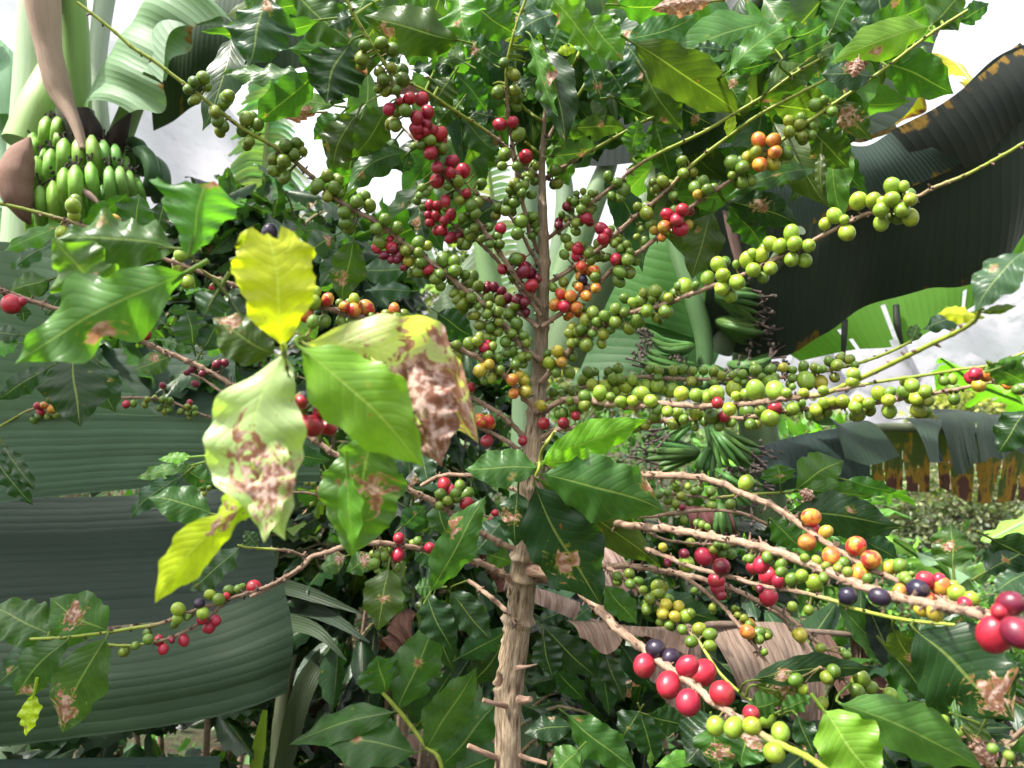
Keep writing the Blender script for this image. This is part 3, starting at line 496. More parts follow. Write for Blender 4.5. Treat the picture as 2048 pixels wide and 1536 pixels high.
blade(b3, (.3, .36, .3), [(900, 560, 2.4), (850, 640, 2.4)], [(990, 450, 2.4), (960, 690, 2.4)], nu=26, nv=10, per=40, bulge=.08)
blade(b3, (.3, .38, .32), [(740, 430, 2.5), (760, 520, 2.5)], [(830, 400, 2.5), (870, 520, 2.5)], nu=26, nv=10, per=40, bulge=.08)
# right-hand plant: dark leaf, hanging young bunch
b4 = thing('banana_plant', 'banana plant at right with a dark overhanging leaf and a hanging young bunch', 'banana plant', P(1500, 768, 2.1)*[1, 1, 0])
stemtube(b4, 'pseudostem', [(1560, 3000, 2.2), (1560, 1600, 2.2), (1530, 1000, 2.2), (1470, 500, 2.2), (1420, 300, 2.1)], [150, 130, 110, 80, 50], (.06, .1, .04))
stemtube(b4, 'peduncle', [(1335, 300, 1.72), (1350, 480, 1.7), (1385, 590, 1.68), (1408, 680, 1.68), (1412, 800, 1.68), (1425, 900, 1.68), (1425, 980, 1.68)], [26, 28, 34, 38, 32, 20, 12], (.07, .14, .05))
stemtube(b4, 'dry_petiole', [(1425, 290, 1.5), (1448, 360, 1.5), (1462, 450, 1.5), (1478, 520, 1.5)], [16, 26, 22, 18], (.2, .12, .1), 'bract')
stemtube(b4, 'petiole', [(1440, 700, 1.75), (1480, 620, 1.7), (1540, 540, 1.6), (1600, 460, 1.5)], [50, 46, 36, 24], (.12, .16, .1))
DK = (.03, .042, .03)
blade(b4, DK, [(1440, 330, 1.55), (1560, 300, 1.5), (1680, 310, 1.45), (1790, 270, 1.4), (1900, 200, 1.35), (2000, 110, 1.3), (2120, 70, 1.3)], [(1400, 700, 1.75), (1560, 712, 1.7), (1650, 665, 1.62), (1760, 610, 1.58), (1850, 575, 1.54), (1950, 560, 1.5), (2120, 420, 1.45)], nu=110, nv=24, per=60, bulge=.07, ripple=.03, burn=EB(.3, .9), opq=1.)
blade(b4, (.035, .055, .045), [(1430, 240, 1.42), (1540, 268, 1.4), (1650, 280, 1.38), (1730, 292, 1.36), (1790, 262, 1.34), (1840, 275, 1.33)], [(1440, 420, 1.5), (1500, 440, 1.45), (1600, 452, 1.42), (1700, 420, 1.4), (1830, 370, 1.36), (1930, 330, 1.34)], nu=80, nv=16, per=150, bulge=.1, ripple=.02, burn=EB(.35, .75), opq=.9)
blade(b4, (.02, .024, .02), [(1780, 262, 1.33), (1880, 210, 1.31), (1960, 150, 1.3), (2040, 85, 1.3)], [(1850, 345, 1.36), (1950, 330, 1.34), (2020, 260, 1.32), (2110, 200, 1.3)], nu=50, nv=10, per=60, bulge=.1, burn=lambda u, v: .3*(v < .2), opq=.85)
blade(b4, (.06, .085, .05), [(1600, 160, 1.6), (1700, 190, 1.6), (1780, 230, 1.6)], [(1620, 250, 1.6), (1700, 285, 1.58), (1800, 262, 1.58)], nu=40, nv=8, per=60, burn=.35, ripple=.03)
blade(b4, (.085, .2, .03), [(1480, 640, 1.95), (1700, 560, 1.9), (1850, 500, 1.85), (1960, 450, 1.8), (2120, 380, 1.75)], [(1600, 722, 1.95), (1705, 700, 1.9), (1800, 690, 1.85), (1900, 640, 1.82), (2030, 560, 1.8)], nu=60, nv=12, per=60, bulge=.03, tears=((.24, .012, .4), (.42, .02, .3), (.72, .014, .55)))
stemtube(b4, 'leaf_strip', [(1792, 610, 1.84), (1795, 650, 1.83), (1805, 690, 1.83)], [12, 14, 6], (.012, .016, .01))
stemtube(b4, 'leaf_strip', [(1690, 640, 1.84), (1688, 680, 1.83), (1686, 715, 1.83)], [12, 12, 8], (.012, .016, .01))
# young hands: (centre on stalk px, py), fingers' (angle from, to) in degrees (0 = right, 90 = up), length px, count
HB = bpy.data.objects.new('bunch', None); sc.collection.objects.link(HB); HB.parent = b4; hc = P(1410, 780, 1.68); HB.location = hc-np.array(b4['wc']); HB['wc'] = hc.tolist()
hm = MB()
def hand(cx, cy, a0, a1, ln, n, wd, up, seed, d=1.66):
    rs = np.random.RandomState(seed)
    for k in range(n):
        a = radians(a0+(a1-a0)*k/max(1, n-1)); l = ln*(.85+.25*rs.rand()); dx, dy = cos(a), -sin(a)
        dd = d-.07*sin(pi*k/max(1, n-1))-.01*rs.rand(); c = jit((.05, .12, .025), rs, .2); wd = wd*.97
        pts = [(cx+dx*l, cy+dy*l-up*l*.45, dd), (cx+dx*l*.72, cy+dy*l*.72-up*l*.08, dd), (cx+dx*l*.36, cy+dy*l*.36+up*4, dd+.01), (cx+dx*6, cy+dy*6, d)]
        _, t = banana(HB, pts, wd, c, True, seed+k)
        for q in range(len(t.V)): hm.add(t.V[q], t.Q[q]-sum(len(z) for z in t.V[:q]), t.C[q]*2.5)
hand(1425, 590, 30, -40, 90, 8, 17, -.1, 61); hand(1425, 640, 10, -38, 100, 8, 18, .15, 62, 1.7)
hand(1395, 690, 176, 200, 100, 4, 17, .5, 63); hand(1405, 735, 168, 188, 120, 4, 18, .25, 64)
hand(1420, 728, 205, 340, 75, 9, 17, 1.0, 65, 1.63); hand(1450, 728, 3, -12, 100, 4, 18, .35, 66)
hand(1418, 848, -25, -75, 110, 6, 13, 0, 67, 1.62); hand(1405, 905, 160, 205, 105, 6, 17, 0, 68); hand(1418, 890, 245, 262, 60, 2, 18, 0, 69, 1.62)
hand(1430, 890, -10, -35, 90, 5, 16, 0, 70, 1.66); hand(1425, 935, -8, -70, 100, 6, 16, 0, 71, 1.63); hand(1440, 1000, 250, 300, 70, 5, 16, 0, 72, 1.64); hand(1400, 830, 200, 225, 80, 3, 14, 0, 73)
tag(hm.build('dried_flowers', M['dark'], HB), kind='stuff')
# torn leaf at mid right
b5 = thing('banana_plant', 'banana plant at mid right with torn, browned leaf hanging in tatters', 'banana plant', P(2250, 768, 2.2)*[1, 1, 0])
stemtube(b5, 'pseudostem', [(2300, 2600, 2.2), (2280, 1500, 2.2), (2240, 800, 2.2)], [160, 130, 90], PG)
stemtube(b5, 'petiole', [(2240, 860, 2.1), (2050, 862, 2.0), (1900, 858, 1.95), (1740, 856, 1.9), (1640, 880, 1.88), (1500, 905, 1.85)], [24, 22, 20, 20, 14, 8], (.12, .14, .08))
blade(b5, (.02, .035, .03), [(1480, 905, 1.82), (1560, 880, 1.83), (1640, 862, 1.84), (1720, 850, 1.86)], [(1500, 940, 1.7), (1580, 955, 1.7), (1660, 965, 1.72), (1740, 960, 1.75)], nu=40, nv=10, per=60, bulge=.1)
blade(b5, (.018, .034, .02), [(1600, 815, 1.8), (1640, 850, 1.8), (1700, 845, 1.82)], [(1690, 915, 1.6), (1740, 930, 1.6), (1800, 912, 1.62)], nu=30, nv=12, per=90, bulge=.16)
blade(b5, (.035, .055, .04), [(1780, 840, 1.8), (1830, 838, 1.8), (1870, 845, 1.8)], [(1860, 925, 1.62), (1880, 925, 1.62), (1885, 920, 1.62)], nu=20, nv=12, per=90, bulge=.2)
blade(b5, (.022, .036, .024), [(1850, 818, 1.92), (1920, 820, 1.92), (1995, 832, 1.92), (2090, 850, 1.92)], [(1910, 945, 1.7), (1960, 930, 1.7), (2020, 905, 1.7), (2090, 925, 1.7)], nu=50, nv=14, per=110, bulge=.14, ripple=.03, tears=((.3, .02, .4), (.66, .02, .5)))
TT = lambda u, v: .1+.5*v
blade(b5, (.045, .06, .02), [(1745, 850, 1.95), (1800, 850, 1.95), (1860, 850, 1.95)], [(1745, 965, 1.95), (1800, 980, 1.95), (1860, 985, 1.95)], nu=60, nv=24, per=70, burn=TT, ripple=.03, tears=((.2, .03, .5), (.55, .04, .35), (.8, .03, .6)))
blade(b5, (.045, .06, .02), [(1870, 850, 1.96), (1950, 860, 1.96), (2090, 880, 1.96)], [(1880, 975, 1.96), (1950, 1005, 1.96), (2060, 1000, 1.96)], nu=80, nv=24, per=70, burn=lambda u, v: .2+.48*v, ripple=.03, tears=((.1, .03, .5), (.4, .05, .35), (.62, .04, .3), (.85, .03, .5)))
blade(b5, (.012, .03, .015), [(1500, 930, 2.1), (1700, 900, 2.1)], [(1530, 985, 2.1), (1750, 960, 2.1)], nu=30, nv=8, per=60)
# other banana leaves seen in gaps
def far_banana(label, base, leaves, seed, burn=0., pc=PG, sw=.09, h=1.6, nt=8):
    b = np.array(base, float); b[2] = GZ(np.hypot(b[0], b[1]))-.1; h = h-b[2]; t = thing('banana_plant', label, 'banana plant', b); rs = np.random.RandomState(seed)
    mb = MB(); tube(mb, spline([b, b+[.02, 0, h*.5], b+[.03, .02, h]], 20), np.linspace(sw, sw*.6, 20), 16, pc); mb.build('pseudostem', M['petiole'], t)
    for k, (mid, Wd, col) in enumerate(leaves):
        mb = MB(); pts = [P(*q) for q in mid]; blade3d(mb, pts, Wd, col, seed=seed+k, burn=burn, per=45., ntear=nt); o = mb.build('leaf_blade', M['ban'], t)
        mb = MB(); p = spline([b+[.03, .02, h]]+pts, 40); tube(mb, p, np.linspace(.022, .004, 40), 8, pc); mb.build('petiole', M['petiole'], t)
    return t
fb = far_banana('far banana plant with a pale feathery leaf in front of the misty mountain', W(560, 2000, 3.)*[1, 1, 0], [], 41, h=1.5)
def feather(root, mid, n, ln, wd, col, droop, seed):
    rs = np.random.RandomState(seed); mb = MB(); m = spline([P(*q) for q in mid], n); tube(mb, spline([P(*q) for q in mid], 20), np.linspace(.016, .008, 20), 8, (.3, .36, .14)); mb.build('midrib', M['petiole'], root); mb = MB()
    for i in range(n):
        for sg in (-1, 1):
            if rs.rand() < .06: continue
            x = 1024+m[i, 0]/m[i, 1]*F; y = 768-(m[i, 2]-CZ)/m[i, 1]*F; d = m[i, 1]; L = ln*np.interp(i/n, [0, .3, 1], [.9, 1, .45])*rs.uniform(.75, 1.1); dr = droop*rs.uniform(.4, 1.3)
            ribbon(mb, [(x, y, d), (x+sg*L*.5, y-L*.1+dr*L*.1, d-.05), (x+sg*L, y+dr*L*.4, d-.1)], [wd, wd*1.1, wd*.4], jit(col, rs, .25), rs.rand()*9, 10, 60.)
    mb.build('leaf_blade', M['ban'], root)
feather(fb, [(528, 470, 3.), (532, 300, 2.95), (545, 150, 2.9)], 30, 95, 12, (.16, .26, .14), 1., 5)
far_banana('far banana plant with bright translucent leaves at the right edge', W(2200, 1900, 3.)*[1, 1, 0], [([(2080, 820, 2.8), (1960, 770, 2.7), (1880, 715, 2.6)], .26, (.16, .36, .04)), ([(2120, 1010, 2.6), (2040, 1050, 2.5), (1970, 1085, 2.4)], .16, (.2, .36, .06))], 43, h=1.2)
far_banana('small banana plant with pale folded leaves behind the speckled berries', W(1900, 1700, 3.4)*[1, 1, 0], [([(1950, 1160, 3.4), (1850, 1120, 3.3), (1760, 1060, 3.2)], .34, (.16, .26, .14)), ([(1960, 1160, 3.4), (2000, 1110, 3.3), (2080, 1090, 3.2)], .28, (.2, .3, .18)), ([(1900, 1180, 3.4), (1800, 1160, 3.2), (1720, 1150, 3.1)], .26, (.05, .1, .04))], 47, h=.8)
far_banana('far banana plant with yellowing ragged leaf against the white sky at upper right', W(2330, 1600, 3.6)*[1, 1, 0], [([(1760, 260, 3.2), (1830, 150, 3.1), (1900, 120, 3.0), (1960, 190, 2.9)], .34, (.4, .36, .03))], 53, burn=.55, h=2.6)
fc = far_banana('thin leaved banana plant between the centre stems and left branches', W(930, 1900, 4.)*[1, 1, 0], [([(960, 640, 3.8), (880, 560, 3.7), (800, 520, 3.6)], .35, (.25, .34, .25))], 57, h=1.9)
feather(fc, [(1000, 600, 3.8), (985, 400, 3.7), (960, 230, 3.6)], 30, 60, 10, (.3, .36, .24), -.6, 6)
# strap-leaved plant and dry leaf on the ground side
st_ = thing('strap_leaf_plant', 'clump of long grey green strap leaves between the broad banana leaf and the trunk', 'plant', P(560, 1536, 1.6)*[1, 1, 0])
for k, (pts, wds, c) in enumerate([([(500, 1155, 1.7), (610, 1185, 1.6), (725, 1228, 1.55)], [6, 32, 24, 3], (.035, .055, .03)), ([(520, 1200, 1.7), (640, 1225, 1.6), (740, 1285, 1.5)], [6, 34, 26, 3], (.025, .045, .025)),
    ([(540, 1235, 1.6), (630, 1260, 1.5), (692, 1320, 1.45)], [6, 34, 24, 3], (.045, .07, .035)), ([(560, 1560, 1.5), (600, 1400, 1.5), (640, 1320, 1.55), (700, 1240, 1.7)], [34, 42, 44, 20, 4], (.035, .05, .025)), ([(618, 1290, 1.7), (660, 1340, 1.65), (700, 1375, 1.6)], [20, 26, 6], (.15, .28, .02)), ([(510, 1560, 1.6), (520, 1480, 1.6), (530, 1420, 1.6)], [20, 26, 10], (.2, .3, .03)), ([(600, 1250, 1.65), (560, 1290, 1.6), (540, 1330, 1.6)], [14, 24, 4], (.05, .08, .04))]):
    mb = MB(); ribbon(mb, pts, wds, c, k); mb.build('leaf', M['ban'], st_)
mb = MB(); p = spline([P(560, 1536, 1.6)*[1, 1, 0], P(555, 1500, 1.62), P(600, 1250, 1.7)], 20); tube(mb, p, np.linspace(.03, .01, 20), 10, (.2, .22, .12)); mb.build('stem', M['petiole'], st_)
dl = thing('dry_banana_leaf', 'dry brown banana leaf draped behind the lower branches right of the trunk', 'dry leaf', P(1450, 1250, 1.260))
BR = (.26, .18, .13)
stemtube(dl, 'midrib', [(1010, 1170, 1.218), (1080, 1190, 1.218), (1180, 1245, 1.218), (1300, 1262, 1.218), (1450, 1248, 1.218), (1600, 1262, 1.260), (1700, 1270, 1.302), (1790, 1290, 1.344)], [22, 20, 16, 14, 12, 12, 12, 8], (.36, .25, .19), 'bract')
blade(dl, (.32, .235, .19), [(1030, 1165, 1.176), (1090, 1180, 1.176), (1160, 1205, 1.193)], [(1040, 1195, 1.159), (1090, 1215, 1.159), (1150, 1240, 1.176)], mat='dry', nu=30, nv=8, bulge=.15)
blade(dl, BR, [(1130, 1240, 1.176), (1200, 1245, 1.193), (1290, 1255, 1.210), (1380, 1258, 1.210)], [(1160, 1275, 1.142), (1215, 1310, 1.134), (1262, 1268, 1.159), (1375, 1310, 1.159)], mat='dry', nu=40, nv=10, bulge=.12, ripple=.05)
blade(dl, (.28, .19, .15), [(1270, 1262, 1.210), (1330, 1258, 1.210), (1400, 1255, 1.210)], [(1300, 1340, 1.142), (1340, 1420, 1.142), (1400, 1440, 1.142)], mat='dry', nu=40, nv=14, bulge=.12, ripple=.04)
blade(dl, (.29, .215, .165), [(1410, 1252, 1.226), (1480, 1245, 1.226), (1560, 1245, 1.243), (1600, 1262, 1.260)], [(1480, 1400, 1.176), (1530, 1410, 1.176), (1590, 1440, 1.193), (1640, 1440, 1.210)], mat='dry', nu=60, nv=18, bulge=.16, ripple=.05, tears=((.5, .02, .7),))
blade(dl, (.22, .13, .1), [(1610, 1262, 1.260), (1660, 1270, 1.277)], [(1680, 1400, 1.226), (1720, 1370, 1.243)], mat='dry', nu=30, nv=14, ripple=.06, tears=((.5, .04, .2),))
blade(dl, (.2, .12, .09), [(1700, 1275, 1.302), (1740, 1280, 1.319)], [(1700, 1430, 1.277), (1730, 1400, 1.277)], mat='dry', nu=30, nv=14, ripple=.06)
blade(dl, (.16, .07, .06), [(1720, 1370, 1.260), (1760, 1350, 1.260)], [(1760, 1390, 1.260), (1775, 1365, 1.260)], mat='dry', nu=20, nv=8, bulge=.1)
for k, (A_, B_, c, lab) in enumerate([([(770, 1300, 1.6), (800, 1220, 1.6), (830, 1225, 1.6)], [(790, 1300, 1.5), (820, 1290, 1.5), (830, 1280, 1.5)], (.22, .11, .08), 'small curled brown leaf scrap caught among dark leaves left of the trunk'),
    ([(640, 1400, 1.9), (690, 1360, 1.9), (720, 1400, 1.9)], [(600, 1480, 1.8), (650, 1500, 1.8), (730, 1410, 1.8)], (.1, .05, .045), 'dark reddish dead leaf in the gap right of the strap leaves'),
    ([(585, 1260, 1.8), (600, 1300, 1.8)], [(640, 1340, 1.75), (600, 1420, 1.75)], (.2, .12, .1), 'brown torn leaf piece beside the broad banana leaf edge'),
    ([(930, 1060, 1.5), (950, 1100, 1.5), (1000, 1180, 1.5)], [(960, 1060, 1.45), (1010, 1120, 1.45), (1020, 1180, 1.45)], (.16, .07, .055), 'reddish brown dead leaf hanging close behind the left of the trunk'),
    ([(1180, 1090, 1.8), (1220, 1080, 1.8)], [(1215, 1200, 1.7), (1280, 1180, 1.7)], (.28, .2, .17), 'pale dried stalk leaning behind the bare branches right of trunk'),
    ([(1370, 1010, 1.6), (1460, 1020, 1.6)], [(1380, 1070, 1.6), (1470, 1075, 1.6)], (.14, .05, .05), 'dark red dead leaf behind the bare middle right twigs')]):
    mb = MB(); sheet(mb, A_, B_, nu=24, nv=12, bulge=.2, ripple=.12, col=c); o = mb.build('dead_leaf', M['dry']); tag(o, lab, 'dead leaf')
# ---------------------------------------------------------------- the coffee tree in front
CR = {11: (0, 0), 12: (500, 0), 13: (1000, 0), 14: (1448, 0), 21: (0, 400), 22: (500, 400), 23: (1000, 400), 24: (1448, 400), 31: (0, 800), 32: (500, 800), 33: (1000, 800), 34: (1448, 800), 41: (0, 1100), 42: (500, 1100), 43: (1000, 1100), 44: (1500, 1100)}
def cs(k): return .28381 if k > 40 else .32556
def px(k, x, y): return CR[k][0]+x*cs(k), CR[k][1]+y*cs(k)
# branches: plant, name; radius px first..last point; depth first..last; share that is green twig (+ at the last end, - at the first); points in picture space
BRD = """T 3.2 5.5 .66 .80 -.45|155 5 225 60 265 95 305 120 345 150 385 180 430 215 490 260 560 300 620 350 676 400 770 455 830 505 878 537 917 569 969 611 1008 650 1040 688 1080 722
T 3.5 5 .66 .80 -.3|689 -10 708 29 741 85 777 140 793 185 835 250 874 319 891 352 926 391 953 439 982 481 1021 537 1053 579 1083 612
T 2.6 4 .72 .80 -.6|790 150 819 166 858 186 904 218 969 260 1008 290 1037 325 1086 360
T 3 4.5 .7 .8 -.35|1055 -10 1036 42 1020 98 1013 147 1015 212 1023 277 1033 342 1046 407 1059 462 1086 520
T 2.6 4 .76 .8 -.1|933 368 956 391 988 407 1027 440 1055 490 1085 545
T 2.6 4 .78 .8 0|890 440 910 452 949 478 982 507 1008 537 1045 585 1082 630
T 3 4.5 .83 .8 0|950 580 965 592 1000 608 1037 625 1078 655
T 3.5 5.5 .58 .79 -.12|-20 402 75 425 155 448 230 475 300 507 391 540 456 566 520 583 591 598 650 615 702 631 754 644 825 667 890 686 956 716 1008 751 1040 785 1075 825
T 4.5 6 .66 .8 0|-20 572 0 580 95 612 210 645 250 665 310 695 370 720 440 755 520 805 600 860 635 885 690 920 760 950 830 985 880 1010 920 1040 980 1075 1050 1110
T 4 5.5 .78 .8 0|905 770 933 790 988 820 1037 862 1053 890 1065 925
T 3.5 5 .76 .8 0|920 840 965 859 1001 875 1034 898 1060 930
T 4 4 .85 .82 0|842 972 878 953 927 950 990 962 1040 985
T 4 6.5 .66 .8 0|500 1194 540 1174 598 1139 620 1116 650 1106 702 1090 754 1086 812 1093 881 1103 923 1116 982 1135 1040 1172
T 2.8 4 .6 .68 -.5|60 1278 130 1275 182 1269 215 1265 267 1256 312 1249 342 1239 374 1226 423 1210 482 1190 540 1172
T 2.4 3.4 .62 .68 -.25|200 1287 241 1291 286 1288 342 1275 390 1252 423 1230 456 1200 500 1185 545 1168 600 1136
T 2.2 3.2 .66 .72 -.55|475 1090 500 1096 565 1100 611 1112
T 4 5.5 .84 .8 0|936 1161 965 1181 1018 1226 1035 1245
T 2.6 4.2 .66 .8 -.62|1640 118 1585 150 1527 192 1472 225 1407 264 1319 306 1270 335 1228 371 1182 407 1156 433 1124 456 1094 478
T 3 4.6 .66 .8 -.55|1700 130 1650 160 1600 186 1521 228 1462 270 1417 303 1374 339 1352 361 1312 400 1267 436 1221 478 1182 511 1153 530 1091 572
T 3 4.8 .6 .8 -.5|1936 20 1861 68 1787 124 1734 163 1676 202 1630 234 1578 270 1510 325 1462 361 1404 397 1365 430 1326 466 1277 504 1228 537 1195 566 1155 592 1124 625 1085 652
T 2.8 3.8 .74 .8 -.75|1420 170 1368 199 1326 225 1280 247 1221 280 1163 313 1124 335 1090 358
T 2.8 3.2 .78 .8 -.9|1163 90 1152 120 1140 140
T 2.8 3.2 .78 .8 -.5|1200 110 1180 150 1150 200 1110 250 1092 290
T 3 3.2 .78 .8 -.9|1035 200 1055 222 1085 243
T 2.8 3.2 .78 .8 -.9|1050 283 1068 298 1086 315
T 3.2 5.5 .52 .8 -.2|2090 268 2048 286 2014 306 1936 348 1871 374 1839 391 1780 412 1721 433 1650 469 1604 492 1559 514 1513 537 1458 560 1423 573 1352 599 1309 615 1260 625 1208 647 1163 677 1127 713 1083 765
T 3 4.2 .78 .84 -.25|1822 683 1774 706 1718 726 1650 742 1598 752 1513 757 1423 758 1326 757 1277 754 1200 765 1090 800
T 4.5 6 .42 .8 -.4|1962 612 1949 641 1912 665 1865 687 1774 732 1718 758 1650 787 1595 794 1529 804 1456 810 1391 812 1319 807 1270 813 1200 805 1130 800 1083 825
T 2.6 3.4 .5 .52 -.9|2060 700 1988 729 1920 739 1839 752 1774 761 1718 771 1672 782
T 3 5 .52 .8 -.12|2090 790 2048 775 1985 765 1936 774 1871 786 1819 794 1774 804 1682 813 1643 817 1595 818 1500 835 1420 836 1330 842 1220 850 1117 859 1085 876 1058 905
T 5 7 .5 .8 0|1980 1225 1900 1205 1816 1171 1774 1152 1741 1139 1702 1116 1643 1080 1598 1047 1546 1012 1480 985 1448 969 1404 956 1352 951 1300 950 1180 945 1065 965
T 9 6.5 .33 .8 0|2090 1262 2048 1249 1969 1232 1891 1213 1806 1197 1741 1178 1676 1152 1611 1126 1562 1106 1490 1086 1440 1077 1374 1064 1326 1057 1280 1053 1200 1045 1150 1048 1060 1010
T 3.4 4.2 .9 .88 0|1537 1051 1488 1028 1423 1020 1358 1025 1293 1033 1250 1028 1190 1010
T 6 9 .42 .8 -.2|1660 1545 1614 1514 1574 1495 1523 1469 1466 1429 1426 1404 1383 1367 1341 1338 1298 1310 1287 1298 1234 1256 1202 1223 1169 1190 1130 1152 1078 1142
T 4 7 .72 .82 0|1656 1300 1611 1265 1560 1220 1521 1204 1456 1174 1391 1155 1326 1142 1260 1132 1189 1135 1120 1150 1050 1165
T 3.6 4.2 .7 .76 0|1540 1335 1505 1285 1479 1253 1449 1217 1404 1178 1358 1148
T 3.6 4.2 .72 .77 0|1611 1300 1590 1269 1562 1232 1521 1204
T 3.4 5 .5 .78 -.35|1910 1250 1806 1239 1708 1217 1676 1204 1600 1184 1521 1171 1456 1152 1397 1138 1352 1122 1306 1103 1230 1080 1150 1048
T 2.2 2.8 .92 .9 -.6|1640 965 1600 982 1488 989 1433 995 1378 992 1310 985
T 2.6 2.8 .98 .95 0|1470 1090 1456 1090 1374 1086 1322 1077 1290 1060
T 3 3.6 .62 .74 -.5|1560 1432 1497 1398 1443 1350 1411 1304 1394 1279 1355 1248 1320 1211 1284 1185 1244 1154 1215 1135
T 3.4 3.4 .62 .64 0|1640 1335 1676 1353 1704 1370
T 2.4 3 .33 .41 -1|565 685 575 740 590 800 632 855 640 885
T 3 3.4 .36 .62 -.9|575 665 600 668 640 690 700 700 760 660 790 656
T 2 2.6 .412 .55 -.95|382 508 396 532 420 552 456 566
T 2.6 3 .36 .4 -.9|840 850 800 780 720 700 640 690
T 3 3.4 .62 .6 -1|1072 952 1078 935 1085 900 1110 862
S 4 4.5 1.12 1.12 -1|765 1385 805 1430 850 1490 885 1545 900 1800
N 2.2 2.4 1.15 1.2 -.2|-20 865 30 835 60 820 100 810 200 800 245 795 330 800 380 820 420 835
N 2.2 2.6 1.4 1.4 0|570 958 640 955 690 955 760 965
N 2.4 3 1.45 1.4 0|560 985 610 985 650 995 690 1010 780 1000
N 2.2 2.6 1.3 1.3 0|365 745 400 755 430 775 470 800
N 2 2.4 1.5 1.5 0|960 1030 990 1035 1010 1020
N 2.2 2.6 1.05 1.05 -.3|740 230 790 245 815 265 880 330 920 350"""
BR_ = []
for ln in BRD.split('\n'):
    h, pt = ln.split('|'); h = h.split(); q = np.array(pt.split(), float).reshape(-1, 2)
    s = spline(q, max(30, int(np.sum(np.hypot(*np.diff(q, axis=0).T))/3.2))); L = np.r_[0, np.cumsum(np.hypot(*np.diff(s, axis=0).T))]; t = L/L[-1]
    r0, r1, d0, d1, g = [float(z) for z in h[1:]]
    rs = np.random.RandomState(len(BR_)); d = d0+(d1-d0)*t**1.1+.006*np.sin(t*9+rs.rand()*6)*np.sin(pi*t)
    BR_.append(dict(pl=h[0], xy=s, d=d, r=(r0+(r1-r0)*t), t=t, g=g, L=L, P=np.array([P(x, y, z) for (x, y), z in zip(s, d)]), i=len(BR_)))
def nearest(x, y, pls='TSN', dmax=1e9):
    best = None
    for b in BR_:
        if b['pl'] not in pls: continue
        e = np.hypot(b['xy'][:, 0]-x, b['xy'][:, 1]-y)-b['r']*.8; k = int(np.argmin(e))
        if e[k] < dmax and (best is None or e[k] < best[0]): best = (e[k], b, k)
    return best
tree = thing('coffee_tree', 'coffee tree with knobbly branches full of green, yellow and red cherries, nearest of all', 'coffee tree', P(1020, 768, .8)*[1, 1, 0])
sap = thing('coffee_sapling', 'young coffee plant with broad matte leaves on a green stem, left of the lower trunk', 'coffee plant', P(900, 768, 1.12)*[1, 1, 0])
nei = thing('coffee_shrub', 'coffee shrub with small dark fruit on thin twigs, half hidden behind the left fruiting branches', 'coffee shrub', P(500, 768, 1.45)*[1, 1, 0], NG)
ROOT = dict(T=tree, S=sap, N=nei)
# trunk
def trunk():
    q = np.array([(1092, 195, 3.6), (1089, 240, 4), (1084, 330, 6.5), (1086, 440, 9), (1088, 520, 11), (1085, 600, 13), (1082, 690, 14), (1077, 780, 16), (1070, 850, 18), (1062, 930, 22), (1058, 1010, 23), (1055, 1090, 25), (1050, 1130, 26), (1043, 1200, 25), (1030, 1300, 26), (1018, 1400, 26), (1014, 1536, 25), (1008, 1800, 32), (1000, 2400, 38)])
    s = spline(q, 620); k = len(s); ns = 56; rs = np.random.RandomState(3); p = np.array([P(x, y, .8+.015*sin(y*.011)) for x, y, _ in s])
    a = np.linspace(0, 2*pi, ns, endpoint=False)[None]; y = s[:, 1:2]; off = np.zeros((k, ns))
    for _ in range(26):
        f = rs.randint(1, 12); w = rs.uniform(.008, .14); off += rs.uniform(.005, .03)/(1+f*.08)*np.sin(f*a+y*w*(1 if rs.rand() < .5 else -1)*.35+rs.rand()*6)*np.sin(y*w*.5+rs.rand()*6)
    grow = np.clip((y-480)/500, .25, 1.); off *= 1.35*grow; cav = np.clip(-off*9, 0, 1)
    for yc in (240, 300, 358, 415, 470, 525, 570, 610, 655, 720, 765, 825, 880, 930, 975, 1010, 1050, 1110, 1150, 1240):     # collars at the nodes
        off += .2*np.exp(-((y-yc)/7.)**2)*(1+.5*np.cos(a*2+yc))*(1 if yc < 1000 else 1.2)
    off += .1*np.clip(np.exp(-((y-1120)/30.)**2), 0, 1)*np.cos(3*a)
    for yc, ac, sz in ((1253, .2, 9), (1285, .9, 11), (1307, .55, 14), (1362, -.35, 16), (1385, .1, 12), (1440, .9, 13), (1222, .5, 10), (1345, 1.1, 10), (1180, -.3, 9)):   # leaf and branch scars
        da = (a-(1.5*pi+ac)+pi) % (2*pi)-pi; e = np.sqrt((da*26/sz)**2*.9+((y-yc)/(sz*1.25))**2)
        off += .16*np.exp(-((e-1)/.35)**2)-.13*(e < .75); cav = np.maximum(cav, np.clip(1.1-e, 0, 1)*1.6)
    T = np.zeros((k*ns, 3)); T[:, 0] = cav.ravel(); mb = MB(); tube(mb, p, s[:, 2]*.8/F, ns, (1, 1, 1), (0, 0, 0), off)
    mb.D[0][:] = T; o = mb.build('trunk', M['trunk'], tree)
    for A, B, r0, r1 in (((1012, 1412), (966, 1400), 5, 4), ((1000, 1518), (936, 1491), 5.5, 4.5), ((1035, 1336), (1075, 1328), 6, 1), ((1040, 1400), (1062, 1398), 9, 5), ((1030, 1508), (1094, 1527), 5, 3.5), ((1062, 1085), (1080, 1070), 7, 4), ((1060, 1140), (1112, 1149), 13, 8)):
        mb = MB(); pp = spline([P(*A, .79), P((A[0]+B[0])/2, (A[1]+B[1])/2+1, .77), P(*B, .765)], 16); tube(mb, pp, np.linspace(r0, r1, 16)*.8/F*(1+.12*R.rand(16)), 14, (.42, .28, .2), (0, 0, 0)); mb.build('branch_stub', M['stem'], tree)
trunk()
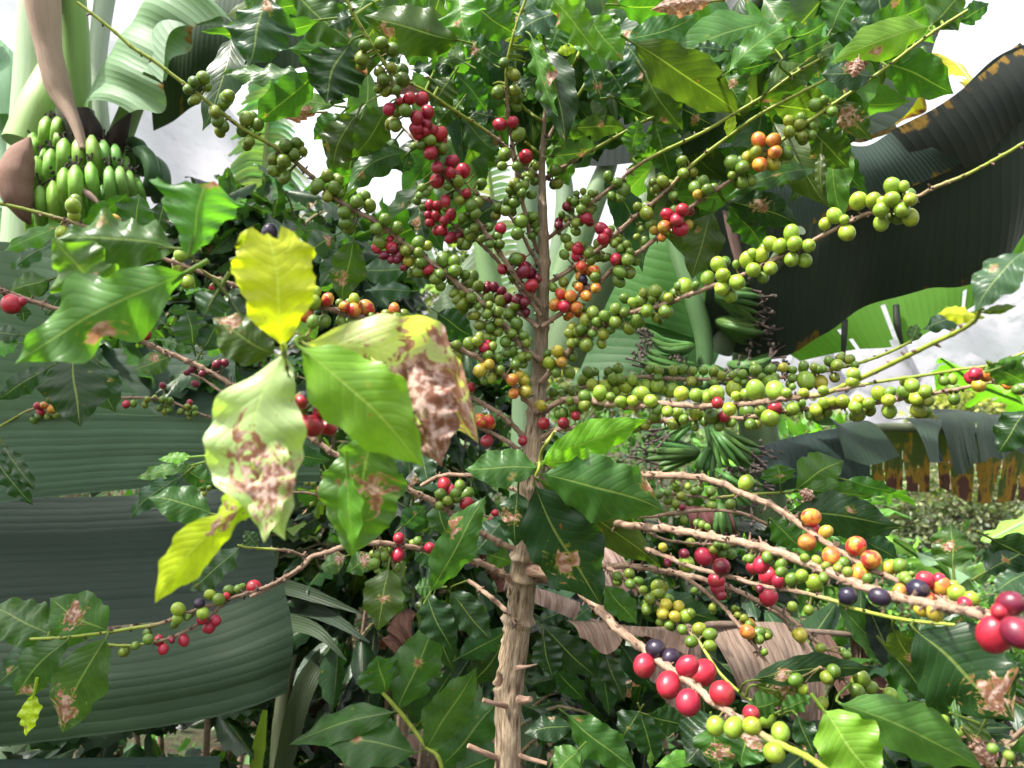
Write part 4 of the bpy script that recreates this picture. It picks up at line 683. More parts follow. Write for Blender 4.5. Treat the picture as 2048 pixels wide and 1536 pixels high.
TW = (.36, .25, .175); TG = (.24, .29, .045)
def build_branches():
    for b in BR_:
        rs = np.random.RandomState(100+b['i']); t = b['t']; g = b['g']; n = len(t)
        gr = np.clip((abs(g)-t)/.12+.5, 0, 1) if g < 0 else np.zeros(n)
        if b['pl'] == 'S': gr[:] = 1
        sun = np.array(TW)[None]*(1+.4*np.clip(b["r"]/7-.6, 0, .8))[:, None]; col = sun*(1-gr[:, None])+np.array(TG)*gr[:, None]
        node = np.cumsum(rs.uniform(22, 46, 80)); L = b['L']; sw = np.zeros(n)
        for nd in node[node < L[-1]]: e = np.exp(-((L-nd)/3.6)**2); sw += e*rs.uniform(.25, .55); col = col*(1-.35*e[:, None]*(1-gr[:, None]*.4))
        rr = b['r']*b['d']/F*(1+sw*(1-.5*gr))*(1+.05*np.sin(L*.4+b['i'])*(1-gr)); pts = b['P'].copy()
        zz = .12*rr[:, None]*np.stack([np.sin(L*.21+b['i']), np.cos(L*.17), np.sin(L*.13)], 1)*(1-gr)[:, None]; mb = MB(); ns = 12 if b['r'].max() < 5 else 18
        off = .06*rs.normal(size=(n, ns))*(1-gr[:, None])
        tube(mb, pts+zz, rr, ns, col, np.stack([gr, gr*0, gr*0], 1), off); b['mb'] = mb; b['nodes'] = node[node < L[-1]]
        for nd in b['nodes']:        # bud and fruit-stalk stumps
            k = int(np.searchsorted(L, nd)); k = min(k, n-1)
            for _ in range(rs.randint(2, 6) if gr[k] < .5 else 1):
                v = nrmz(rs.normal(size=3)); e = pts[k]+v*rr[k]*.7; l = rs.uniform(.5, 1.5)*rr[k]+.0012
                tube(mb, np.array([e, e+v*l*.6, e+v*l]), [.0011, .0009, .0006], 5, np.array([.1, .06, .045])*rs.uniform(.6, 2.2), (0, 0, 0))
build_branches()
CHC = dict(g=(.1, .18, .022), G=(.2, .31, .03), y=(.38, .31, .035), o=(.52, .25, .035), r=(.34, .016, .038), d=(.12, .008, .028), k=(.022, .014, .035), p=(.52, .24, .04))
CH = """11 1248 483 85 1190 505 70 1155 550 60 1275 535 50 1200 612 60 1402 590 75 1375 638 65 1390 610 60 1320 685 75 1338 742 75 1370 775 75 1513 730 85 1490 800 80 1585 765 70 1530 870 65 1756 895 80 1820 880 70 1810 945 70 1745 990 85 1675 980 65 1680 1045 70 1745 1090 75 1720 1020 60 450 1268 90G 455 1325 70G 628 1372 75G 697 1358 85y 655 1395 85G 380 1425 70G
12 705 280 70 805 265 75 875 305 85 690 358 85 795 440 60 870 415 65 820 490 80 935 490 90 935 435 80 785 545 50 835 560 65 900 555 60 980 605 75r 1055 610 85r 1090 690 85r 1025 725 85r 855 672 75r 1085 765 70r 1020 790 80r 1115 800 70r 1165 825 85r 1075 810 60r 1030 830 60r 920 620 50r 895 690 60 955 680 80 895 770 75 1105 860 65 1055 890 60 1010 900 55 1015 930 55 1180 915 75 1110 940 85r
12 1240 990 75r 1310 1050 85r 1230 1060 70r 1150 1030 75r 1150 1110 85r 1280 1115 70 1215 1145 55 1330 1190 60r 1425 1125 60 220 895 75 285 875 60 275 950 70 140 975 65 210 990 85 325 930 55 190 1030 55 140 1045 65 212 1090 75 475 1080 75 415 1140 80 545 1105 60 515 1155 80 475 1205 65 400 1165 60 555 1190 55 705 1205 70 655 1240 80 735 1265 80 580 1305 75 590 1370 80 830 1350 75 905 1400 75 775 1405 70 795 1490 75 1035 1490 75 1090 1510 60
12 1055 1155 50 1045 1200 50 1085 1185 50 1025 1235 50 1060 1275 40 1105 1260 60r 1150 1265 65r 1200 1235 65r 1210 1275 50 1095 1320 50r 1140 1325 60r 1105 1368 55r 1195 1355 60r 1235 1320 65r 1180 1415 65r 1230 1460 65r 1280 1450 60d 1305 1335 55 860 1470 50r 880 1520 55r 770 1520 50r
12 1560 385 60 1622 460 70 1525 570 80 1625 560 70 1640 600 80 1640 660 55 1535 765 75r 1615 750 70r 1650 825 80 1565 950 85 1550 1020 55 1640 1020 65 1695 962 85r 1760 1020 50 1715 1075 60 1750 1115 50 1625 1125 65 1600 1165 60 1685 1140 60 1670 1185 65 1730 1195 55 1645 1150 60 1585 1240 65 1625 1245 65 1515 1275 60 1570 1295 65 1610 1290 50 1510 1325 60 1540 1405 70r 1520 1450 55 1470 1395 60 1535 1500 60 1665 1360 85 1740 1330 60 1745 1370 65 1770 1415 60 1640 1435 80 1730 1450 50 1360 1265 80 1290 1230 60 1400 1240 65 1385 1310 70 1340 1430 60 1380 1400 55 1300 1490 60 1330 1500 65 1420 1470 50 1475 1500 55 1350 1450 60
13 340 1045 75 355 1125 70 665 1085 60 720 1120 60 760 1170 80 685 1205 55 740 1210 70 1118 985 60 1125 1065 65 1185 1060 60 940 1120 55 1000 1115 70 965 1150 55 1050 1130 50 1065 1205 60 1250 1115 65 1200 1155 80 1275 1165 75 1215 1195 60y 470 1190 40 510 1175 40 560 1190 45 430 1225 45 460 1240 55 525 1230 65 500 1285 65 550 1295 60 410 1270 60d 530 1340 70r 360 1385 55d 380 1320 45 410 1345 45 465 1370 60 465 1420 55 405 1465 60 425 1510 60 845 1270 55 900 1310 80 920 1380 55 870 1405 45 840 1455 40 890 1480 60 945 1415 55y 1010 1395 80o 1030 1320 75r 1120 1290 80r 1087 1350 80r 1110 1410 85r 1155 1380 60y 995 1460 50o 620 1405 75r 660 1430 60r 635 1470 75r 480 1520 60r
13 1590 860 85o 1680 860 80o 1570 940 75 1690 935 85o 1640 1000 50y 1595 1010 85o 1680 1010 80y 1760 940 80 1515 965 60y 1430 1000 90 1480 990 60 1490 1030 85 1425 1080 55 1490 1120 70 1545 1110 65
14 470 725 60 400 745 65 465 765 65 545 775 55 400 810 75 475 835 70 535 830 65 565 645 80 615 615 55 665 685 60 1035 1145 95G 1105 1145 60G 825 1235 100G 915 1230 85G 970 1240 60G 1030 1225 95G 965 1290 90G 1145 1225 80G 1095 1290 95G 1145 1335 90G 965 1370 85G 680 1325 85G 620 1375 70G 740 1350 60G 755 1430 95G
24 415 205 90G 290 268 85G 345 283 85G 435 270 90G 520 280 80G 415 365 85G 495 372 85G 140 368 85G 175 330 65G 230 340 85G 180 430 90G 285 420 80G 240 475 70
23 1340 395 90G 1275 480 80G 1370 465 90G 1365 540 90G 1415 590 80G 1455 505 90G 1450 395 45 1135 530 95G 1200 525 50 1100 530 60 1070 570 60 1035 600 60 955 560 80 880 570 55 940 605 60 865 620 80G 815 630 60G 1005 595 70 905 680 80G 1020 685 90 770 605 65 710 670 70 765 690 60 960 720 55 845 740 90 570 690 75 525 740 70 595 750 65 645 715 70 710 750 75 500 795 70 680 790 60 565 820 50 635 825 70 480 810 60 430 820 65 790 790 70 440 880 60 530 890 90 470 870 50 625 880 60
23 375 575 70p 435 590 70o 340 645 80o 395 655 70r 470 660 75o 430 700 50o 505 660 55 500 410 70p 540 430 65o 580 430 60p 495 470 60o 585 475 65 510 490 55k 530 535 50k 590 540 65o 485 535 55o 530 590 65o 480 305 70r 475 345 75r 625 178 75r 665 205 50r 635 240 70r 710 365 75r 735 440 75 795 445 75 730 500 70 700 265 55 730 240 60 740 300 55 780 275 55 800 320 55 785 365 75 660 350 50 545 330 60 590 345 70 560 370 60 390 505 60 325 535 55 395 335 60
23 145 440 80d 185 450 75d 235 485 65d 193 525 75r 100 360 75 125 360 60r
22 975 375 70y 955 310 70 1050 385 65 1040 440 75 1035 325 65 1095 430 60r 1185 370 85 1255 380 75 1260 435 75 1165 455 65 1140 480 80 1170 530 60 1245 490 65 1335 505 75 1370 470 70 1405 530 70 1320 460 60 1300 570 80 1250 575 50 1360 600 65 1300 640 70 1270 610 60 865 365 50d 905 365 55d 880 305 60d 825 340 55d 945 415 45d 780 305 50r 860 285 55r 920 340 55d
22 1500 535 60d 1455 545 50d 1545 560 60d 1580 605 65d 1645 610 70d 1690 625 60d 1675 650 50d 1700 690 45d 1550 425 65r 1615 475 55 1635 360 75 1650 360 60r 1665 445 60d 1720 450 70d 1775 490 60d 1730 525 70r 1465 605 65 1470 645 50 1540 620 70 1630 650 60 1455 700 65 1525 685 65 1590 700 70 1400 650 50 1385 710 60 1410 770 65 1475 780 70 1530 750 55 1640 760 75 1610 820 55 1395 870 65 1345 885 70 1455 845 60 1490 850 50 1440 910 60r 1490 900 55 1525 810 60 1570 870 70 1270 890 60 1265 955 75 1610 925 60 1580 940 60 1670 965 65 1640 975 60 1460 955 60 1520 970 60 1710 960 55 1630 1010 70 1680 1010 50 1680 835 60 1710 860 50 1700 880 55
22 1470 1010 65y 1415 1045 80y 1535 1045 60 1480 1090 65y 1440 1110 50 1610 1105 75o 1650 1080 70y 1680 1105 75y 1620 1190 65o 1695 1175 75y 1785 1265 70y 1825 1000 70y
22 395 570 75G 475 612 75p 325 630 65p 345 700 90o 395 630 80G 385 750 70 460 745 75 640 610 65G 580 655 65p 640 675 80p 715 665 95p 560 745 60 620 755 75 745 715 50 885 670 65o 785 715 40o 835 705 65 945 705 70 900 730 75 815 765 75 970 775 65 875 800 65 935 810 75 1055 775 75o 1135 790 75y 1090 840 60y 1145 840 50 1035 860 65y 1100 900 60
22 1350 1150 65r 1285 1150 60p 1295 1205 50r 1325 1255 50 1340 1320 60p 1325 1120 50 1415 1365 65p 1460 1360 75p 1455 1480 75r 1680 1480 65r 1805 1375 75r 315 1240 80r 345 1210 70k 455 1195 70k 440 1290 110r 385 1390 130r 480 1400 90r 330 1360 80r 440 1160 50r
23 355 930 75y 305 1000 75y 378 995 70y 445 960 65 345 1060 65 425 1060 70 290 945 50 390 1370 70r 465 1325 60r 360 1310 60 390 1310 60
23 540 1060 70 580 1055 50 665 1055 55 725 1035 65 510 1105 70 565 1135 75G 460 1175 80 520 1210 75 425 1160 50 615 1185 85G 640 1140 70G 695 1100 70G 735 1100 70G 710 1165 70G 770 1145 80G 810 1110 70G 600 1240 70 665 1245 80G 745 1240 75G 815 1235 70G 680 1210 60 850 1155 75G 880 1190 80G 900 1140 70G 965 1140 80G 925 1235 80G 1055 1170 80G 1000 1165 50G 1115 1190 90G 1205 1200 80G 1275 1215 60G 1330 1185 95G 1435 1160 95G 1450 1205 60G 1510 1190 65G 1570 1170 110G 1665 1125 100G 1690 1170 110G 1760 1185 60G 320 1180 65 380 1195 60 430 1235 50 455 1270 70 520 1260 80 350 1215 50
23 920 1040 55 975 1050 65 1065 1045 60 1125 1040 55 1185 1050 55 1250 1050 55 1315 1055 60 1360 1080 50 970 1095 60 1175 1115 60 1220 1120 50 1315 1120 55 1490 1070 60 1430 1075 50 1455 1110 50 1500 1120 50 1570 1045 75 1565 1015 50 1665 1040 65 1740 1030 60y 1800 1045 50 1610 1090 55 1795 1095 55 1690 1085 50 1780 1130 50
23 950 1330 70 970 1290 60 1030 1300 70G 1090 1310 70G 1205 1310 85G 1300 1330 90 1410 1285 85G 1375 1330 70r 1335 1245 70r 1515 1300 90 1600 1300 70 1690 1275 80r 1660 1340 110G 1800 1285 70G 1130 1350 65 1060 1380 65 1195 1390 55 1255 1360 60 1345 1385 65 1425 1370 50 1540 1380 70 1580 1375 60 820 1390 75 895 1385 60
24 490 1020 60 555 1030 55 585 1040 50 645 990 60 710 970 50 760 980 55 695 1015 75 805 1015 50 605 1040 50 680 1090 60 505 1110 105G 590 1120 90y 610 1170 60G 490 1185 60G 795 1070 80G 790 1120 80G 425 1285 80G 475 1250 55 565 1290 75G 615 1245 70G 665 1240 60G 635 1305 60 525 1325 50 585 1330 50 730 1235 80G 825 1230 70y 810 1270 85G 890 1250 75G 830 1320 75 950 1190 80G 1020 1180 65 1010 1230 80G 1015 1295 85G 1100 1180 70 1155 1140 85G 1235 1175 80G 1180 1220 80G 1255 1235 70 1195 1290 90 1350 1110 60 1400 1100 60G 1410 1160 70 1415 1225 65 1545 1070 80r 1610 1070 85o 1565 1140 80y 1740 1140 50o 1800 1165 60
21 70 640 110r 130 625 60r 862 800 88r 1110 340 80G 1100 415 80G 1085 480 75G 1150 500 80G 1300 540 35r 230 1265 45r 268 1262 45o 315 1285 50o 250 1305 50r 305 1225 40 235 1330 45 205 1355 40 295 1330 45 345 1320 40 775 1255 50r 820 1250 45 890 1260 40 905 1225 40 950 1220 40 1000 1225 45 1045 1230 40 980 1275 45 1030 1260 40 1010 1300 40 1040 1290 40 1110 1300 40 1150 1270 40 1165 1245 35r 1195 1280 40 1160 1310 40 1200 1310 40 1165 1335 35 1330 1010 50d 1380 1000 50d 1180 1040 45d 1240 1065 45d 1200 1130 45d 1150 1060 40d 1000 1140 40d
21 1655 200 90k
31 1560 1148 85r 1465 1160 55 1408 1170 65 1290 1195 65G 1345 1225 75 1225 1250 65k 1390 1205 45r 1245 1310 75G 1240 1350 60r 1095 1285 85G 1090 1345 65G 1150 1335 40 1325 1355 65r 1290 1395 65r 1128 1475 65r 910 1470 65 975 1475 60r 1055 1475 40d 830 1510 50 1210 570 35 1250 575 40 1245 540 40 1285 540 35
41 865 715 60 890 705 50 1150 700 70r
32 915 850 70r 1030 868 55 910 950 75r 1105 910 70r 820 955 70 780 950 50 765 1005 65 830 1010 40 820 920 60 780 1045 40 910 1030 45 1195 520 80r 1235 550 60r 1290 525 65 1265 575 70 1335 575 70 1170 580 70 1215 620 65 1270 605 60 1165 650 55 1330 635 70r
32 390 450 35 430 440 35 475 450 35 515 450 40 455 490 35 500 485 35 350 510 35 390 515 40 425 550 40r 525 545 40r 545 580 40r 440 600 45r 490 620 40r 500 590 35r 560 435 30r 515 420 35r 610 440 30r 380 640 30 320 460 35 480 520 35 1505 695 45r 1480 740 35d
33 975 580 55 1030 570 45 1030 620 50 1085 540 55 1080 640 50 1110 590 55 1155 530 45 1195 560 50 1165 630 45 1230 545 45 1295 560 60 1305 605 45 1300 650 60 1415 640 60 1130 605 45 1130 735 45 1210 755 45 1240 765 45 1275 780 40 1510 508 85G 1120 660 40d 1000 905 55y 1170 875 55 1130 945 65d 1145 1005 95G 1250 962 100r 1360 1025 105d 1330 1105 100r 1335 1150 90r 1030 1000 50d 1335 890 50 1385 895 55 1310 920 50 1360 940 55 1420 945 60 1535 975 55 1605 1015 95r 1650 1085 105r 1710 1115 75r 1650 1208 105r 1595 1160 50d 1730 1010 60 1640 960 60 1730 1060 65 1790 1100 70 1360 1200 60d 1195 1170 45
33 720 1083 60 795 1070 65 800 1130 60 850 1110 50 965 1140 70 975 1185 70 920 1220 65 900 1285 65 880 1165 50 1030 1215 50 1020 1255 70y 1095 1270 70y 1000 1310 75y 1075 1330 70y 1140 1325 75G 1170 1310 60 985 1365 50 1040 1380 60 1120 1410 60 1225 1405 75 1290 1440 75 1175 1485 70 1290 1510 70 1520 1425 90o 1590 1430 70 1590 1470 60 1640 1450 40 1830 1440 70y 1305 1275 45 1440 1280 40 1460 1320 40 1500 1340 50 1530 1380 50
34 535 720 105p 550 805 90r 625 810 75y 510 875 105o 810 898 110p 905 980 110p 835 1060 100o 660 960 105o 735 1000 70 1015 1030 80y 1080 1020 80 1235 1110 110r 1320 1110 80r 1335 1145 100o 1430 1185 95G 1520 1220 85G 1480 1250 80r 1250 1215 80p 1360 1240 80p 1080 1170 70o 1215 1290 80y 1295 1310 90y 1190 1165 125k 760 1205 105k 955 1210 105k 1700 1300 110r 1760 1250 140d 1660 1440 190r 1800 1430 170d
34 495 970 55 570 985 55 625 1020 55 700 1035 60 760 1055 60 615 1090 60 480 1080 75G 555 1120 95G 415 1100 65 350 1055 60 345 1010 55 160 975 55 265 970 70 880 1095 55 1110 1090 70 1150 1070 40 1130 1110 60 420 1270 60 520 1290 60
43 1018 815 160r 1190 950 165r 1328 1075 165r 1430 865 170r 1320 820 140r 1565 1010 165r 1095 695 125k 1205 755 120k 1520 1240 125G 1650 1250 130G 1775 1240 120G 1770 1150 110r
44 115 1175 130G 215 1285 120G 170 1430 140G 355 600 100y 60 590 90 100 720 50 500 690 70 680 740 60 590 850 90 785 905 110 755 995 100 850 970 85 990 1020 95G 320 915 90 375 980 70G 510 1080 80G 1215 1120 80 1360 1210 80G 1460 1290 70G 1710 1400 70 1825 1450 70 210 880 70 680 820 70 540 900 90"""
import re
def cherries():
    rs = np.random.RandomState(9); items = []
    for ln in CH.split('\n'):
        tk = ln.split(); k = int(tk[0])
        for i in range(1, len(tk)-2, 3):
            m = re.match(r'(\d+)([A-Za-z]?)', tk[i+2]); x, y = px(k, float(tk[i]), float(tk[i+1])); items.append((x, y, float(m.group(1))*cs(k)/2, m.group(2) or 'g'))
    placed = []
    for x, y, r, c in items:
        pls = 'T' if r > 9.3 or x > 1080 else 'TN'; e, b, j = nearest(x, y, pls); d = b['d'][j]
        gap = np.hypot(b['xy'][j, 0]-x, b['xy'][j, 1]-y); Rm = b['r'][j]+r*1.25
        dz = math.sqrt(max(0, Rm*Rm-gap*gap))*(-1 if rs.rand() < (.93 if gap < r+2 else .6) else .7)*rs.uniform(.7, 1)
        if gap > 95:      # fruit whose own twig is hidden: set it just behind the nearest one
            d = d+.04; dz = 0
        dd = d+dz*d/F; placed.append([x, y, r*dd/F*1.06, c, dd, b, j, r])
    for x, y, r3, k_, dd, b, j, r in list(placed):        # fruit further back in the same whorl
        if b['pl'] == 'T' and r < 17 and rs.rand() < .38:
            q = rs.uniform(0, 2*pi); g_ = r*rs.uniform(.7, 1.25); x2, y2 = x+cos(q)*g_, y+sin(q)*g_; e, b2_, j2 = nearest(x2, y2, 'T')
            if e < r*3.2: d2 = b2_['d'][j2]+(b2_['r'][j2]+r*rs.uniform(.9, 1.9))*dd/F; rr = r*rs.uniform(.72, .98); placed.append([x2, y2, rr*d2/F*1.05, 'g' if k_ in 'gGyk' or rs.rand() < .5 else k_, d2, b2_, j2, rr*.6])
    order = sorted(range(len(placed)), key=lambda i: -placed[i][7]*(1.15 if placed[i][3] in 'rpo' else 1)); tr = [i for i in order if placed[i][5]['pl'] == 'T']; big = set(tr[:100])
    rest = {'T': MB(), 'N': MB()}; nb = 0; each = []
    for i, (x, y, r3, c, dd, b, j, r) in enumerate(placed):
        ctr = P(x, y, dd); bp = b['P'][j]; ax = nrmz(nrmz(ctr-bp)*(.9 if np.linalg.norm(ctr-bp) > 1e-6 else 0)+rs.normal(size=3)*.45+np.array([0, -.35, -.1]))
        col = np.array(CHC[c]); col = col*(1+.16*rs.normal()*np.array([1, .8, 1])) if c in 'gG' else col*(1+.1*rs.normal(size=3)); col = np.clip(col, .004, .75)
        if c in 'gG': col = col*(1-.0)+np.array([.1, .05, 0])*rs.rand()**3
        bl = {'p': 1., 'o': .65, 'y': .12 if rs.rand() < .3 else 0, 'd': .2}.get(c, 0.)
        mb = MB() if i in big else rest[b['pl']]; hi = r > 9; ln_ = 1.03+.22*rs.rand()
        ns, nr = (24, 16) if i in big else ((16, 11) if r > 8 else (12, 8))
        th = np.linspace(.001, pi-.001, nr); rad = 1-.03*np.exp(-(th/.25)**2)
        before = len(mb.V); ellipsoid(mb, ctr, (r3, r3*(.9+.1*rs.rand()), r3*ln_), col, (0, bl, 0), ns, nr, ax)
        mb.D[-1][:, 0] = np.repeat(th/pi, ns); off = rs.rand(3)*40
        Lc = (mb.V[-1]-ctr)/r3; mb.U[-1][:] = Lc+off
        # the little dimple and scar at the free end
        k1 = np.repeat(np.exp(-((th-.3)/.12)**2)*.012-np.exp(-(th/.13)**2)*.03, ns)[:, None]; mb.V[-1] += Lc*r3*k1
        e = ctr-ax*r3*.95; q = bp; dist = np.linalg.norm(e-q)
        if dist < .035: tube(b['mb'], spline([q, (q+e)/2-ax*.0015, e], 6), np.array([1.6, 1.2, 1., .9, 1.1, 1.4])*.00085, 5, np.array([.2, .17, .06])*rs.uniform(.5, 1.3), (.6, 0, 0))
        if i in big: each.append((mb, b))
    for b in BR_: b['o'] = b['mb'].build('branch' if b['pl'] != 'S' else 'stem', M['stem'], ROOT[b['pl']])
    for mb, b in each: mb.build('cherry', M['cherry'], b['o'])
    for k, nm in (('T', 'cherries'), ('N', 'cherries')):
        if rest[k].V: o = rest[k].build(nm, M['cherry'], ROOT[k]); o['kind'] = 'stuff'
    print('cherries', len(placed))
cherries()
